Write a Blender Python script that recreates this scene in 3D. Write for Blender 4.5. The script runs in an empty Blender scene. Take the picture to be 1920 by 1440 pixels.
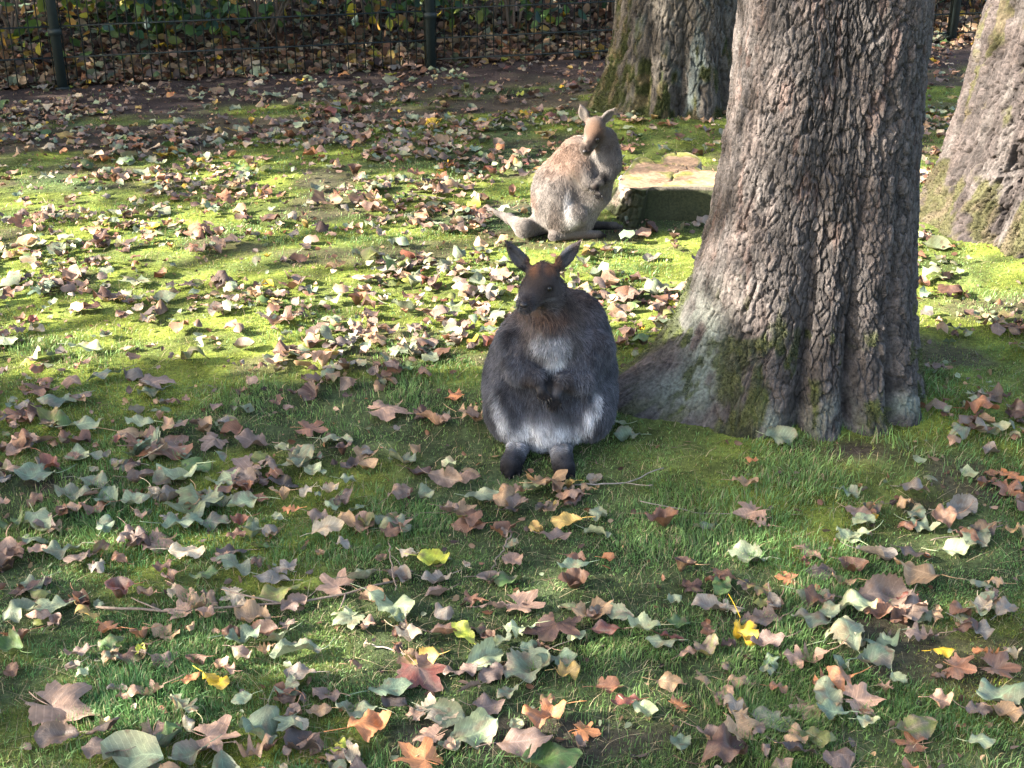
import bpy, math, random
import numpy as np
from mathutils import Vector, Matrix

random.seed(5)
rng = np.random.default_rng(11)
SC = bpy.context.scene
COL = SC.collection
R = math.radians

# ------------------------------------------------------------------ camera
PITCH = R(25.0); FPX = 2447.0; CAMH = 1.6           # focal length in photo pixels (1920 wide)
cam_d = bpy.data.cameras.new('camera'); cam = bpy.data.objects.new('camera', cam_d); COL.objects.link(cam)
cam.location = (0, 0, CAMH); cam.rotation_euler = (math.pi/2-PITCH, 0, 0)
cam_d.sensor_width = 36; cam_d.lens = FPX/1920*36; cam_d.clip_start = .05; cam_d.clip_end = 600
SC.camera = cam

# ------------------------------------------------------------------ sun, sky, exposure
SUN_EL = R(27.0); SUN_H = np.array([.97, .24])       # horizontal direction the light travels in
SUN_H = SUN_H/np.linalg.norm(SUN_H)
SUN_D = np.array([SUN_H[0]*math.cos(SUN_EL), SUN_H[1]*math.cos(SUN_EL), -math.sin(SUN_EL)])
sl = bpy.data.lights.new('sun', 'SUN'); so = bpy.data.objects.new('sun', sl); COL.objects.link(so)
sl.energy = 5.0; sl.angle = R(.53); sl.color = (1, .93, .82)
so.rotation_euler = Vector(SUN_D).to_track_quat('-Z', 'Y').to_euler(); so.location = (-6, -2, 6)
world = bpy.data.worlds.new('World'); SC.world = world; world.use_nodes = True
wn = world.node_tree; wn.nodes.clear()
sky = wn.nodes.new('ShaderNodeTexSky'); sky.sky_type = 'NISHITA'; sky.sun_disc = False
sky.sun_elevation = SUN_EL; sky.sun_rotation = math.atan2(-SUN_D[0], -SUN_D[1])
sky.air_density = 1.0; sky.dust_density = 3.0; sky.ozone_density = .5
bg = wn.nodes.new('ShaderNodeBackground'); bg.inputs['Strength'].default_value = .098
wo = wn.nodes.new('ShaderNodeOutputWorld')
wn.links.new(sky.outputs[0], bg.inputs[0]); wn.links.new(bg.outputs[0], wo.inputs[0])
SC.view_settings.view_transform = 'Standard'; SC.view_settings.look = 'None'
SC.view_settings.exposure = 3.13; SC.view_settings.gamma = 1; SC.view_settings.use_curve_mapping = False
SC.render.engine = 'CYCLES'
SC.cycles.use_denoising = True; SC.cycles.denoiser = 'OPENIMAGEDENOISE'; SC.cycles.denoising_prefilter = 'NONE'     # keeps the fine grain of blades, fur and bark
SC.cycles.max_bounces = 5; SC.cycles.diffuse_bounces = 3; SC.cycles.transparent_max_bounces = 4

# ------------------------------------------------------------------ photograph pixel -> place
def ray(px, py):
    a, b = px-960.0, py-720.0
    cp, sp = math.cos(PITCH), math.sin(PITCH)
    return np.array([a, cp*FPX-sp*b, -sp*FPX-cp*b])
def G(px, py, z=0.0):
    d = ray(px, py); t = (z-CAMH)/d[2]
    return np.array([d[0]*t, d[1]*t, z])
def P(px, py, Y):
    d = ray(px, py); t = Y/d[1]
    return np.array([d[0]*t, Y, CAMH+d[2]*t])
def project(p):
    p = np.asarray(p, float); cp, sp = math.cos(PITCH), math.sin(PITCH)
    x, y, z = p[..., 0], p[..., 1], p[..., 2]-CAMH
    zc = y*cp-z*sp; v = -y*sp-z*cp
    return 960+FPX*x/zc, 720+FPX*v/zc, FPX/zc

# ------------------------------------------------------------------ numpy noise
def _hash(ix, iy, iz, seed):
    h = (ix.astype(np.int64)*374761393+iy.astype(np.int64)*668265263+iz.astype(np.int64)*2147483647+seed*974634777) & 0xffffffff
    h = ((h ^ (h >> 13))*1274126177) & 0xffffffff
    h = ((h ^ (h >> 16))*2246822519) & 0xffffffff
    return ((h ^ (h >> 15)) & 0xffffff)/float(0xffffff)
def noise3(x, y, z, seed=0):
    x, y, z = np.broadcast_arrays(np.asarray(x, float), np.asarray(y, float), np.asarray(z, float))
    ix, iy, iz = np.floor(x).astype(np.int64), np.floor(y).astype(np.int64), np.floor(z).astype(np.int64)
    fx, fy, fz = x-ix, y-iy, z-iz
    fx, fy, fz = fx*fx*(3-2*fx), fy*fy*(3-2*fy), fz*fz*(3-2*fz)
    r = 0
    for a in (0, 1):
        for b in (0, 1):
            for c in (0, 1):
                r = r+_hash(ix+a, iy+b, iz+c, seed)*(fx if a else 1-fx)*(fy if b else 1-fy)*(fz if c else 1-fz)
    return r
def fbm(x, y, z=0.0, o=4, seed=0):
    r, a, t = 0, 1, 0
    for i in range(o):
        r = r+a*noise3(x*2**i, y*2**i, np.asarray(z)*2**i, seed+i*17); t += a; a *= .5
    return r/t
def noise2(x, y, seed=0): return noise3(x, y, np.zeros(1), seed)
def voronoi(x, y, seed=0, jitter=.9, wrap=None, off=False):
    ix, iy = np.floor(x).astype(np.int64), np.floor(y).astype(np.int64)
    f1 = np.full(x.shape, 9.0); f2 = np.full(x.shape, 9.0); cid = np.zeros(x.shape); ox = np.zeros(x.shape); oy = np.zeros(x.shape)
    zz = np.zeros(x.shape, np.int64)
    for a in (-1, 0, 1):
        for b in (-1, 0, 1):
            cx, cy = ix+a, iy+b
            hx = cx % wrap if wrap else cx
            jx = _hash(hx, cy, zz, seed)-.5; jy = _hash(hx, cy, zz, seed+5)-.5
            d = np.hypot(cx+.5+jx*jitter-x, cy+.5+jy*jitter-y)
            n1 = d < f1
            f2 = np.where(n1, f1, np.minimum(f2, d))
            cid = np.where(n1, _hash(hx, cy, zz, seed+9), cid)
            ox = np.where(n1, x-(cx+.5+jx*jitter), ox); oy = np.where(n1, y-(cy+.5+jy*jitter), oy)
            f1 = np.where(n1, d, f1)
    return (f1, f2, cid, ox, oy) if off else (f1, f2, cid)
def sstep(a, b, x):
    t = np.clip((x-a)/(b-a), 0, 1); return t*t*(3-2*t)

# ------------------------------------------------------------------ mesh building
def link_mesh(name, V, F, mat=None, parent=None, col=None, uv=None, smooth=True, nv=None, extra=None):
    """V (n,3); F (m,k) array of one k, or list of such arrays"""
    me = bpy.data.meshes.new(name)
    V = np.asarray(V, np.float32)
    Fl = F if isinstance(F, list) else [F]
    Fl = [np.asarray(f, np.int32) for f in Fl if len(f)]
    loops = np.concatenate([f.ravel() for f in Fl]); tot = np.concatenate([np.full(len(f), f.shape[1], np.int32) for f in Fl])
    me.vertices.add(len(V)); me.vertices.foreach_set('co', V.ravel())
    me.loops.add(len(loops)); me.loops.foreach_set('vertex_index', loops)
    me.polygons.add(len(tot)); st = np.concatenate([[0], np.cumsum(tot)[:-1]]).astype(np.int32)
    me.polygons.foreach_set('loop_start', st); me.polygons.foreach_set('loop_total', tot)
    if smooth: me.polygons.foreach_set('use_smooth', np.ones(len(tot), bool))
    if col is not None:
        c = np.ones((len(V), 4), np.float32); c[:, :3] = col
        at = me.color_attributes.new('Col', 'FLOAT_COLOR', 'POINT'); at.data.foreach_set('color', c.ravel())
    if uv is not None:
        ul = me.uv_layers.new(name='UVMap'); ul.data.foreach_set('uv', np.asarray(uv, np.float32)[loops].ravel())
    for k, v in (extra or {}).items():
        at = me.attributes.new(k, 'FLOAT', 'POINT'); at.data.foreach_set('value', np.broadcast_to(v, len(V)).astype(np.float32))
    me.update(calc_edges=True); me.validate()
    if mat: me.materials.append(mat)
    ob = bpy.data.objects.new(name, me); COL.objects.link(ob)
    if parent: ob.parent = parent
    return ob
def tag(o, label=None, cat=None, group=None, kind=None):
    for k, v in (('label', label), ('category', cat), ('group', group), ('kind', kind)):
        if v: o[k] = v
    return o
def empty(name, loc, label, cat, group=None):
    o = bpy.data.objects.new(name, None); COL.objects.link(o); o.location = loc; o.empty_display_size = .1
    return tag(o, label, cat, group)
def at_origin(ob, loc):
    """shift mesh data so that the object's origin is at loc"""
    me = ob.data; loc = Vector(loc)
    me.transform(Matrix.Translation(-loc)); ob.location = loc
    return ob
def under(ob, root):
    ob.parent = root; ob.matrix_parent_inverse = Matrix.Translation(-root.location); return ob
def grid_faces(nu, nv, wrap_u=False, base=0):
    """vertex index = j*nu+i"""
    i = np.arange(nu if wrap_u else nu-1); j = np.arange(nv-1)
    I, J = np.meshgrid(i, j); I = I.ravel(); J = J.ravel(); I2 = (I+1) % nu
    return np.stack([J*nu+I, J*nu+I2, (J+1)*nu+I2, (J+1)*nu+I], 1)+base
def tube(path, rad, n=6, cap=True):
    path = np.asarray(path, float); m = len(path); rad = np.broadcast_to(rad, m)
    t = np.gradient(path, axis=0); t /= np.linalg.norm(t, axis=1)[:, None]+1e-9
    ref = np.array([0, 0, 1.0]) if abs(t[0, 2]) < .9 else np.array([1.0, 0, 0])
    a = np.cross(t, ref); a /= np.linalg.norm(a, axis=1)[:, None]+1e-9; b = np.cross(t, a)
    an = np.arange(n)/n*2*math.pi
    V = path[:, None]+rad[:, None, None]*(np.cos(an)[None, :, None]*a[:, None]+np.sin(an)[None, :, None]*b[:, None])
    V = V.reshape(-1, 3); F = grid_faces(n, m, True)
    if cap:
        V = np.vstack([V, path[0], path[-1]]); k = np.arange(n)
        F = [F, np.stack([k, (k+1) % n, np.full(n, m*n)], 1)[:, ::-1], np.stack([k+(m-1)*n, (k+1) % n+(m-1)*n, np.full(n, m*n+1)], 1)]
    else: F = [F]
    return V, F
class Bag:
    def __init__(s): s.V = []; s.F = {3: [], 4: []}; s.C = []; s.U = []; s.n = 0
    def add(s, V, F, col=None, uv=None):
        for f in (F if isinstance(F, list) else [F]):
            f = np.asarray(f)
            if len(f): s.F[f.shape[1]].append(f+s.n)
        s.V.append(V); s.n += len(V)
        if col is not None: s.C.append(np.broadcast_to(col, (len(V), 3)))
        if uv is not None: s.U.append(uv)
    def box(s, lo, hi, col=None):
        x0, y0, z0 = lo; x1, y1, z1 = hi
        V = np.array([(x0,y0,z0),(x1,y0,z0),(x1,y1,z0),(x0,y1,z0),(x0,y0,z1),(x1,y0,z1),(x1,y1,z1),(x0,y1,z1)], float)
        s.add(V, np.array([(0,3,2,1),(4,5,6,7),(0,1,5,4),(1,2,6,5),(2,3,7,6),(3,0,4,7)]), col)
    def link(s, name, mat=None, parent=None, smooth=True):
        F = [np.vstack(v) for v in s.F.values() if v]
        return link_mesh(name, np.vstack(s.V), F, mat, parent, np.vstack(s.C) if s.C else None, np.vstack(s.U) if s.U else None, smooth)

# ------------------------------------------------------------------ materials
def mat_new(name):
    m = bpy.data.materials.new(name); m.use_nodes = True; nt = m.node_tree; nt.nodes.clear()
    o = nt.nodes.new('ShaderNodeOutputMaterial'); return m, nt, o
def col_mat(name, rough=.8, spec=.3, transl=0.0, var=.25, vscale=60.0, bump=0.0, bscale=200.0, flat=None, veins=False, metal=0.0, sheen=0.0):
    m, nt, o = mat_new(name); N = nt.nodes; L = nt.links
    if flat is None:
        a = N.new('ShaderNodeAttribute'); a.attribute_name = 'Col'; src = a.outputs['Color']
    else:
        a = N.new('ShaderNodeRGB'); a.outputs[0].default_value = (*flat, 1); src = a.outputs[0]
    tc = N.new('ShaderNodeNewGeometry')
    nz = N.new('ShaderNodeTexNoise'); nz.inputs['Scale'].default_value = vscale; nz.inputs['Detail'].default_value = 4
    L.new(tc.outputs['Position'], nz.inputs['Vector'])
    mr = N.new('ShaderNodeMapRange'); mr.inputs[1].default_value = .3; mr.inputs[2].default_value = .7
    mr.inputs[3].default_value = 1-var; mr.inputs[4].default_value = 1+var; L.new(nz.outputs['Fac'], mr.inputs[0])
    mul = N.new('ShaderNodeVectorMath'); mul.operation = 'SCALE'; L.new(src, mul.inputs[0]); L.new(mr.outputs[0], mul.inputs['Scale'])
    csrc = mul.outputs[0]
    if veins:
        uv = N.new('ShaderNodeUVMap'); sp = N.new('ShaderNodeSeparateXYZ'); L.new(uv.outputs[0], sp.inputs[0])
        ab = N.new('ShaderNodeMath'); ab.operation = 'ABSOLUTE'; L.new(sp.outputs[1], ab.inputs[0])
        # chevron side veins: u - .45|v|
        m1 = N.new('ShaderNodeMath'); m1.operation = 'MULTIPLY_ADD'; L.new(ab.outputs[0], m1.inputs[0]); m1.inputs[1].default_value = -.30; L.new(sp.outputs[0], m1.inputs[2])
        m2 = N.new('ShaderNodeMath'); m2.operation = 'MULTIPLY'; L.new(m1.outputs[0], m2.inputs[0]); m2.inputs[1].default_value = 9
        m3 = N.new('ShaderNodeMath'); m3.operation = 'PINGPONG'; L.new(m2.outputs[0], m3.inputs[0]); m3.inputs[1].default_value = .5
        v1 = N.new('ShaderNodeMapRange'); L.new(m3.outputs[0], v1.inputs[0]); v1.inputs[1].default_value = 0; v1.inputs[2].default_value = .10; v1.inputs[3].default_value = 1; v1.inputs[4].default_value = 0
        v2 = N.new('ShaderNodeMapRange'); L.new(ab.outputs[0], v2.inputs[0]); v2.inputs[1].default_value = .015; v2.inputs[2].default_value = .05; v2.inputs[3].default_value = 1; v2.inputs[4].default_value = 0
        mx = N.new('ShaderNodeMath'); mx.operation = 'MAXIMUM'; L.new(v1.outputs[0], mx.inputs[0]); L.new(v2.outputs[0], mx.inputs[1])
        k = N.new('ShaderNodeMath'); k.operation = 'MULTIPLY_ADD'; L.new(mx.outputs[0], k.inputs[0]); k.inputs[1].default_value = .38; k.inputs[2].default_value = .93
        s2 = N.new('ShaderNodeVectorMath'); s2.operation = 'SCALE'; L.new(csrc, s2.inputs[0]); L.new(k.outputs[0], s2.inputs['Scale'])
        # brown blotches
        n2 = N.new('ShaderNodeTexNoise'); n2.inputs['Scale'].default_value = 45; n2.inputs['Detail'].default_value = 3; L.new(tc.outputs['Position'], n2.inputs['Vector'])
        r2 = N.new('ShaderNodeMapRange'); L.new(n2.outputs['Fac'], r2.inputs[0]); r2.inputs[1].default_value = .56; r2.inputs[2].default_value = .72; r2.inputs[3].default_value = 0; r2.inputs[4].default_value = .6
        mm = N.new('ShaderNodeMix'); mm.data_type = 'RGBA'; L.new(r2.outputs[0], mm.inputs['Factor']); L.new(s2.outputs[0], mm.inputs[6]); mm.inputs[7].default_value = (.14, .075, .04, 1)
        csrc = mm.outputs[2]
    b = N.new('ShaderNodeBsdfPrincipled'); L.new(csrc, b.inputs['Base Color'])
    b.inputs['Roughness'].default_value = rough; b.inputs['Specular IOR Level'].default_value = spec; b.inputs['Metallic'].default_value = metal
    if sheen: b.inputs['Sheen Weight'].default_value = sheen
    if bump:
        bn = N.new('ShaderNodeTexNoise'); bn.inputs['Scale'].default_value = bscale; bn.inputs['Detail'].default_value = 5; L.new(tc.outputs['Position'], bn.inputs['Vector'])
        bp = N.new('ShaderNodeBump'); bp.inputs['Strength'].default_value = bump; bp.inputs['Distance'].default_value = .004
        L.new(bn.outputs['Fac'], bp.inputs['Height']); L.new(bp.outputs[0], b.inputs['Normal'])
    out = b.outputs[0]
    if transl:
        t = N.new('ShaderNodeBsdfTranslucent'); L.new(csrc, t.inputs['Color'])
        mi = N.new('ShaderNodeMixShader'); mi.inputs[0].default_value = transl; L.new(b.outputs[0], mi.inputs[1]); L.new(t.outputs[0], mi.inputs[2]); out = mi.outputs[0]
    L.new(out, o.inputs['Surface'])
    return m
M_GROUND = col_mat('moss_soil', .95, .1, var=.45, vscale=90, bump=.8, bscale=260)
M_GRASS = col_mat('grass_blades', .5, .35, transl=.35, var=.15, vscale=20)
M_LEAF = col_mat('dry_leaf', .52, .45, transl=.16, var=.18, vscale=70, bump=.35, bscale=420, veins=True)
M_FOL = col_mat('hedge_leaf', .5, .4, transl=.3, var=.2, vscale=40)
M_BARK = col_mat('bark', .85, .25, var=.42, vscale=120, bump=.9, bscale=330)
M_WOOD = col_mat('sawn_wood', .85, .2, var=.3, vscale=70, bump=.7, bscale=180)
M_TWIG = col_mat('twig', .8, .2, var=.3, vscale=200, flat=(.17, .13, .10))
M_FENCE = col_mat('fence_green', .6, .3, flat=(.013, .020, .019), var=.2, vscale=30)
M_SKIN = col_mat('short_fur_skin', .85, .15, var=.25, vscale=260, bump=.3, bscale=700)
M_EYE = col_mat('eye', .28, .4, flat=(.006, .004, .003), var=0)
M_NOSE = col_mat('nose_pad', .45, .4, flat=(.012, .010, .011), var=.2)
M_CLAW = col_mat('claw', .4, .4, flat=(.02, .017, .015), var=.2)
def fur_mat():
    m, nt, o = mat_new('fur'); N = nt.nodes; L = nt.links
    a = N.new('ShaderNodeAttribute'); a.attribute_name = 'fcol'
    d = N.new('ShaderNodeBsdfPrincipled'); L.new(a.outputs['Color'], d.inputs['Base Color'])
    d.inputs['Roughness'].default_value = .75; d.inputs['Specular IOR Level'].default_value = .15
    L.new(d.outputs[0], o.inputs['Surface']); return m
M_FUR = fur_mat()
# ================================================================== trees: trunk shape functions
class Trunk:
    """polar trunk: axis (x(z), y(z)), radius by height, root lobes (angle deg, extra radius, height scale, width deg), creases"""
    def __init__(s, name, c, r0, r1, H, lobes, creases, lean=(0, 0), seed=1, plate=(.0165, .042), depth=.0074, taper_h=.7):
        s.name = name; s.c = c; s.r0 = r0; s.r1 = r1; s.H = H; s.lobes = lobes; s.creases = creases; s.lean = lean; s.seed = seed
        s.plate = plate; s.depth = depth; s.taper_h = taper_h
    def axis(s, z): return s.c[0]+s.lean[0]*z, s.c[1]+s.lean[1]*z
    def radius(s, th, z):
        zz = np.maximum(z, 0.0)
        r = s.r1+(s.r0-s.r1)*np.exp(-(zz/s.taper_h)**1.3)-np.clip(z-1.2, 0, 9)*.012
        r = r+.012*np.sin(3*th+s.seed)*1.0+.008*np.sin(5*th+2*s.seed+z*.8)
        for (a, e, h, w) in s.lobes:
            d = (th-R(a)+math.pi) % (2*math.pi)-math.pi
            ww = R(w)*(1+.6*np.exp(-np.abs(zz)/(h*.8)))
            r = r+e*np.exp(-(d/ww)**2)*np.exp(-(zz/h)**1.15)
        for (a, dp, h, w) in s.creases:
            d = (th-R(a)+math.pi) % (2*math.pi)-math.pi
            r = r-dp*np.exp(-(np.abs(d)/R(w))**1.5)*np.exp(-(zz/h)**2)
        return r
    def surface(s, th, z, fine=True):
        """returns points, plate id, crack depth"""
        r = s.radius(th, z)
        rm = s.r1+.04
        n = int(round(2*math.pi*rm/s.plate[0]))
        u = th/(2*math.pi)*n
        wx = fbm(th*4, z*7, .3, 3, s.seed+3)-.5; wx2 = fbm(th*16, z*34, .7, 3, s.seed+31)-.5
        v = z/s.plate[1]
        f1, f2, cid, ox, oy = voronoi(u+wx*1.5+wx2*.9, v+(fbm(th*5, z*6, 1.3, 2, s.seed+8)-.5)*1.2+wx2*.7, s.seed, .98, None, True)
        crack = 1-sstep(.02, .13, f2-f1)
        g1, g2, gid, gox, goy = voronoi(u*2.2+wx*3+wx2*3.0, v*2.6+wx2*2.5, s.seed+40, .98, None, True)
        c2 = 1-sstep(.0, .12, g2-g1)
        smooth = sstep(.02, .24, z+.05*np.sin(th*7))     # smoother bark on the lowest root flare
        am = .62+.38*smooth
        long_f = np.abs(fbm(u*.30+wx*1.4, z*2.6, .5, 3, s.seed+60)-.5)  # long vertical furrows
        furrow = 1-sstep(.004, .020, long_f)
        tilt = ox*(cid-.35)*1.5+oy*.5*(cid-.5); tilt2 = gox*(gid-.4)*1.2-goy*.6
        disp = am*s.depth*(-1.5*crack-.50*c2+.95*(cid-.5)+.35*(gid-.5)-1.5*furrow+.35*tilt+.15*tilt2)+.35*s.depth*(.4+.6*am)*(fbm(th*34, z*75, 0, 4, s.seed+90)-.5)
        r = r+disp+.012*(fbm(th*3, z*3, 2., 3, s.seed+70)-.5)*2
        ax, ay = s.axis(z)
        return np.stack([ax+r*np.cos(th), ay+r*np.sin(th), z], -1), cid, gid, np.maximum(crack, furrow)*am
    def inside(s, x, y, pad=0.0):
        ax, ay = s.axis(0); dx, dy = x-ax, y-ay
        return np.hypot(dx, dy) < s.radius(np.arctan2(dy, dx), np.zeros(1))+pad

MAIN = Trunk('main', (.805, 3.37), .315, .222, 5.2,
             [(181, .235, .17, 15), (203, .10, .17, 16), (238, .05, .22, 15), (272, .045, .2, 9), (297, .04, .2, 9), (318, .05, .22, 10), (352, .05, .2, 12), (100, .12, .2, 18), (40, .1, .2, 16)],
             [(260, .065, .50, 5), (285, .055, .40, 4), (221, .02, .3, 5), (307, .06, .45, 4), (333, .03, .5, 4), (190, .02, .25, 5)], seed=3)
BACK = Trunk('back', (.86, 6.86), .36, .315, 5.5,
             [(193, .15, .22, 16), (226, .05, .25, 12), (250, .06, .25, 10), (288, .05, .3, 12), (330, .1, .2, 14), (60, .12, .2, 16), (130, .1, .2, 16)],
             [(238, .06, .5, 6), (268, .08, .5, 8), (308, .05, .4, 6)], seed=7, plate=(.034, .10), depth=.009)
RIGHT = Trunk('right', (2.12, 4.86), .47, .445, 5.5,
              [(178, .10, .22, 14), (207, .10, .25, 12), (235, .09, .25, 11), (262, .1, .3, 11), (300, .1, .2, 14), (60, .12, .2, 16), (120, .1, .2, 16)],
              [(221, .05, .3, 5), (248, .12, .42, 6), (192, .03, .3, 6)], lean=(.12, 0), seed=12, plate=(.024, .075), depth=.014)
TRUNKS = [MAIN, BACK, RIGHT]

# fence line (post feet), beyond it the ground rises
F0 = G(118, 165)[:2]; F1 = G(808, 129)[:2]; F3 = G(1800, 84)[:2]
FDIR = (F1-F0)/np.linalg.norm(F1-F0); FN = np.array([-FDIR[1], FDIR[0]])
def beyond(x, y): return (x-F0[0])*FN[0]+(y-F0[1])*FN[1]

# ================================================================== ground
def ground_h(x, y):
    h = .030*(fbm(x*1.1+5, y*1.1, 0, 3, 21)-.5)+.012*(fbm(x*7, y*7, 0, 2, 22)-.5)
    for t, a, w in ((MAIN, .035, .55), (BACK, .05, .7), (RIGHT, .06, .75)):
        d = np.hypot(x-t.c[0], y-t.c[1]); h = h+a*np.exp(-(d/w)**4)
    b = beyond(x, y)
    h = h+.30*sstep(.1, 1.6, b)+.1*sstep(1.5, 8, b)
    far = np.hypot(x, y-4); h = h*(1-.0*far)
    return h
def soil_mask(x, y):
    """1 = bare soil"""
    px, py, s = project(np.stack(np.broadcast_arrays(x, y, np.zeros(1)), -1))
    b = -beyond(x, y)                         # distance on this side of the fence
    m = 1-sstep(.55, 1.1, b+.9*(fbm(x*1.6, y*2.2, 0, 3, 31)-.5))
    m2 = sstep(.46, .56, fbm(x*1.2+3, y*2.6, 0, 3, 33))*(1-sstep(1.6, 2.7, b))
    m4 = .75*sstep(.60, .70, fbm(x*2.6+30, y*4.2, 0, 4, 37)); m2 = np.maximum(m2, m4)
    m = np.maximum(m, m2*.9)
    m3 = np.exp(-(((x-G(1600, 855)[0])/.12)**2+((y-G(1600, 858)[1])/.06)**2))
    return np.clip(np.maximum(m, m3), 0, 1)
def moss_mask(x, y):
    """1 = yellow-green moss instead of grass"""
    m = sstep(.42, .60, fbm(x*1.5+9, y*2.2+2, 0, 3, 41)+.26*sstep(2.7, 3.7, y)-.08)
    for t in TRUNKS:
        m = np.maximum(m, .9*np.exp(-((np.hypot(x-t.c[0], y-t.c[1])-t.r0)/.35)**2))
    m = m*(.55+.45*sstep(.4, .6, fbm(x*7, y*10, 0, 3, 43)))
    return np.clip(m, 0, 1)

def nonuni(lo, a, b, hi, step):
    core = np.arange(a, b, step)
    def out(start, end, sgn):
        v = []; x = start; d = step
        while (x-end)*sgn < 0: d *= 1.35; x += sgn*d; v.append(x)
        return v
    return np.array(sorted(out(a, lo, -1))+list(core)+out(core[-1], hi, 1))
gx = nonuni(-300, -3.4, 4.2, 300, .028); gy = nonuni(-300, 1.2, 9.5, 400, .031)
GXm, GYm = np.meshgrid(gx, gy)
X = GXm.ravel(); Y = GYm.ravel()
Z = ground_h(X, Y)+.004*(fbm(X*30, Y*30, 0, 2, 24)-.5)
so_, mo_ = soil_mask(X, Y), moss_mask(X, Y)
c_soil = np.array([.050, .036, .031]); c_gr = np.array([.042, .056, .024]); c_mo = np.array([.12, .145, .026])
v = fbm(X*12, Y*12, 0, 3, 25)[:, None]
v2 = fbm(X*34, Y*34, 0, 2, 26)[:, None]
ccol = (c_gr*(1-mo_[:, None])+c_mo*mo_[:, None])*(.30+1.3*v)*(.55+.9*v2)
ccol = ccol*(1-so_[:, None])+c_soil*(.6+.8*v)*so_[:, None]
ground = link_mesh('ground', np.stack([X, Y, Z], -1), grid_faces(len(gx), len(gy)), M_GROUND, col=ccol)
tag(ground, 'mossy grass ground with bare brown soil towards the fence', kind='structure')

# ================================================================== trunks as meshes
def moss_col(t, th, z, x, y):
    return None
def build_trunk(t, colfn, cam_side=True, ntf=500, ntb=80, dz=.0049, ztop=1.55):
    # finer on the side turned to the camera
    ang0 = math.atan2(-t.c[1], -t.c[0])
    a = np.concatenate([np.linspace(-R(108), R(108), ntf, endpoint=False), np.linspace(R(108), R(252), ntb, endpoint=False)])+ang0
    a = np.mod(a, 2*math.pi); a = np.roll(a, -int(np.argmin(a)))
    z = np.concatenate([np.arange(-.06, ztop, dz), np.linspace(ztop+.05, t.H, 30)])
    TH, ZZ = np.meshgrid(a, z)
    Pn, cid, gid, ck = t.surface(TH, ZZ)
    flat = Pn.reshape(-1, 3)
    C = colfn(TH.ravel(), ZZ.ravel(), cid.ravel(), gid.ravel(), ck.ravel(), flat)
    return flat, grid_faces(len(a), len(z), True), C
def mixc(a, b, m): return a*(1-m[:, None])+b*m[:, None]
MOSS_C = np.array([.062, .075, .018]); MOSS_D = np.array([.032, .040, .013]); LICH = np.array([.17, .195, .165])
def bark_base(th, z, cid, gid, base, tint, seed):
    n = fbm(th*5, z*9, 0, 3, seed)
    c = base*((.62+.66*cid+.40*(gid-.5))*(.55+.9*fbm(th*75, z*22, 0, 3, seed+5)))[:, None]
    c = mixc(c, tint*(.7+.6*gid)[:, None], sstep(.52, .72, n)*.7)
    return c
def col_main(th, z, cid, gid, ck, p):
    c = bark_base(th, z, cid, gid, np.array([.053, .046, .043]), np.array([.074, .059, .053]), 51)
    px, py, s = project(p)
    n = fbm(th*9, z*14, 0, 4, 52)
    red = sstep(.62, .72, fbm(th*12, z*9, 3., 3, 53))*sstep(.2, .6, z); c = mixc(c, np.array([.17, .07, .042])*np.ones((len(c), 3)), red*.12)
    # pale lichen on the left root and patches by the ground
    l1 = np.exp(-(((px-1325)/42)**2+((py-660)/95)**2)); l2 = np.exp(-(((px-1265)/60)**2+((py-730)/40)**2))*.7
    l3 = np.exp(-(((px-1560)/50)**2+((py-790)/40)**2))*.6+np.exp(-(((px-1445)/16)**2+((py-800)/36)**2))*.9+np.exp(-(((px-1700)/30)**2+((py-760)/22)**2))
    l = np.clip((l1+l2+l3)*sstep(.3, .6, n+.1), 0, 1)*(p[:, 1] < 3.45)
    c = mixc(c, LICH*np.ones((len(c), 3))*.9, l*.8)
    # moss on the upper edge of the left root, on the second root and round the base
    m = sstep(.42, .6, n+.22-((px-1380)/75)**2*.6-np.clip((640-py)/40, 0, 3)*.8)*(px < 1500)*(py > 590)
    m1 = sstep(.45, .62, n+.22-np.abs((px-1255)-(600-py)*-.0)/400)*(px < 1345)*sstep(-20, 10, (1365-px)-(760-py)*.82+55)*0
    edge = 1348-(py-330)*.0
    leftness = sstep(math.cos(R(40)), math.cos(R(12)), -np.cos(th-R(0)))*(np.abs(th-math.pi) < 1)
    bt = np.exp(-((th-R(172))/R(16))**2)*sstep(.75, .1, z)
    m2 = sstep(.44, .60, n*.62+bt*.50-.06)
    m3 = sstep(.1, .0, z)*sstep(.45, .55, n)*.8
    rt = sstep(.45, .55, n+np.exp(-((th-R(352))/R(14))**2)*sstep(.3, 0, z)*.5-.2)*sstep(.45, .2, z)
    mm = np.clip(np.maximum.reduce([m*.8, m2, m3*.8, rt]), 0, 1)*.85
    return mixc(c, mixc(MOSS_C*np.ones((len(c), 3)), MOSS_D*np.ones((len(c), 3)), sstep(.4, .6, fbm(th*20, z*30, 0, 2, 57))), mm)
def col_back(th, z, cid, gid, ck, p):
    c = bark_base(th, z, cid, gid, np.array([.060, .053, .045]), np.array([.085, .074, .060]), 61)
    n = fbm(th*7, z*8, 0, 4, 62)
    lc = sstep(.46, .66, n+np.exp(-((th-R(276))/R(12))**2)*.20-.1); c = mixc(c, np.array([.065, .080, .078])*np.ones((len(c), 3)), lc*.8)
    m = sstep(.44, .6, n+.35*sstep(.55, 0, z)+.25*np.exp(-((th-R(200))/R(16))**2)-.22-.25*np.exp(-((th-R(272))/R(14))**2))
    return mixc(c, mixc(MOSS_C*np.ones((len(c), 3))*.42, np.array([.085, .07, .035])*np.ones((len(c), 3)), sstep(.45, .7, fbm(th*15, z*18, 0, 2, 63))), m)
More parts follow.
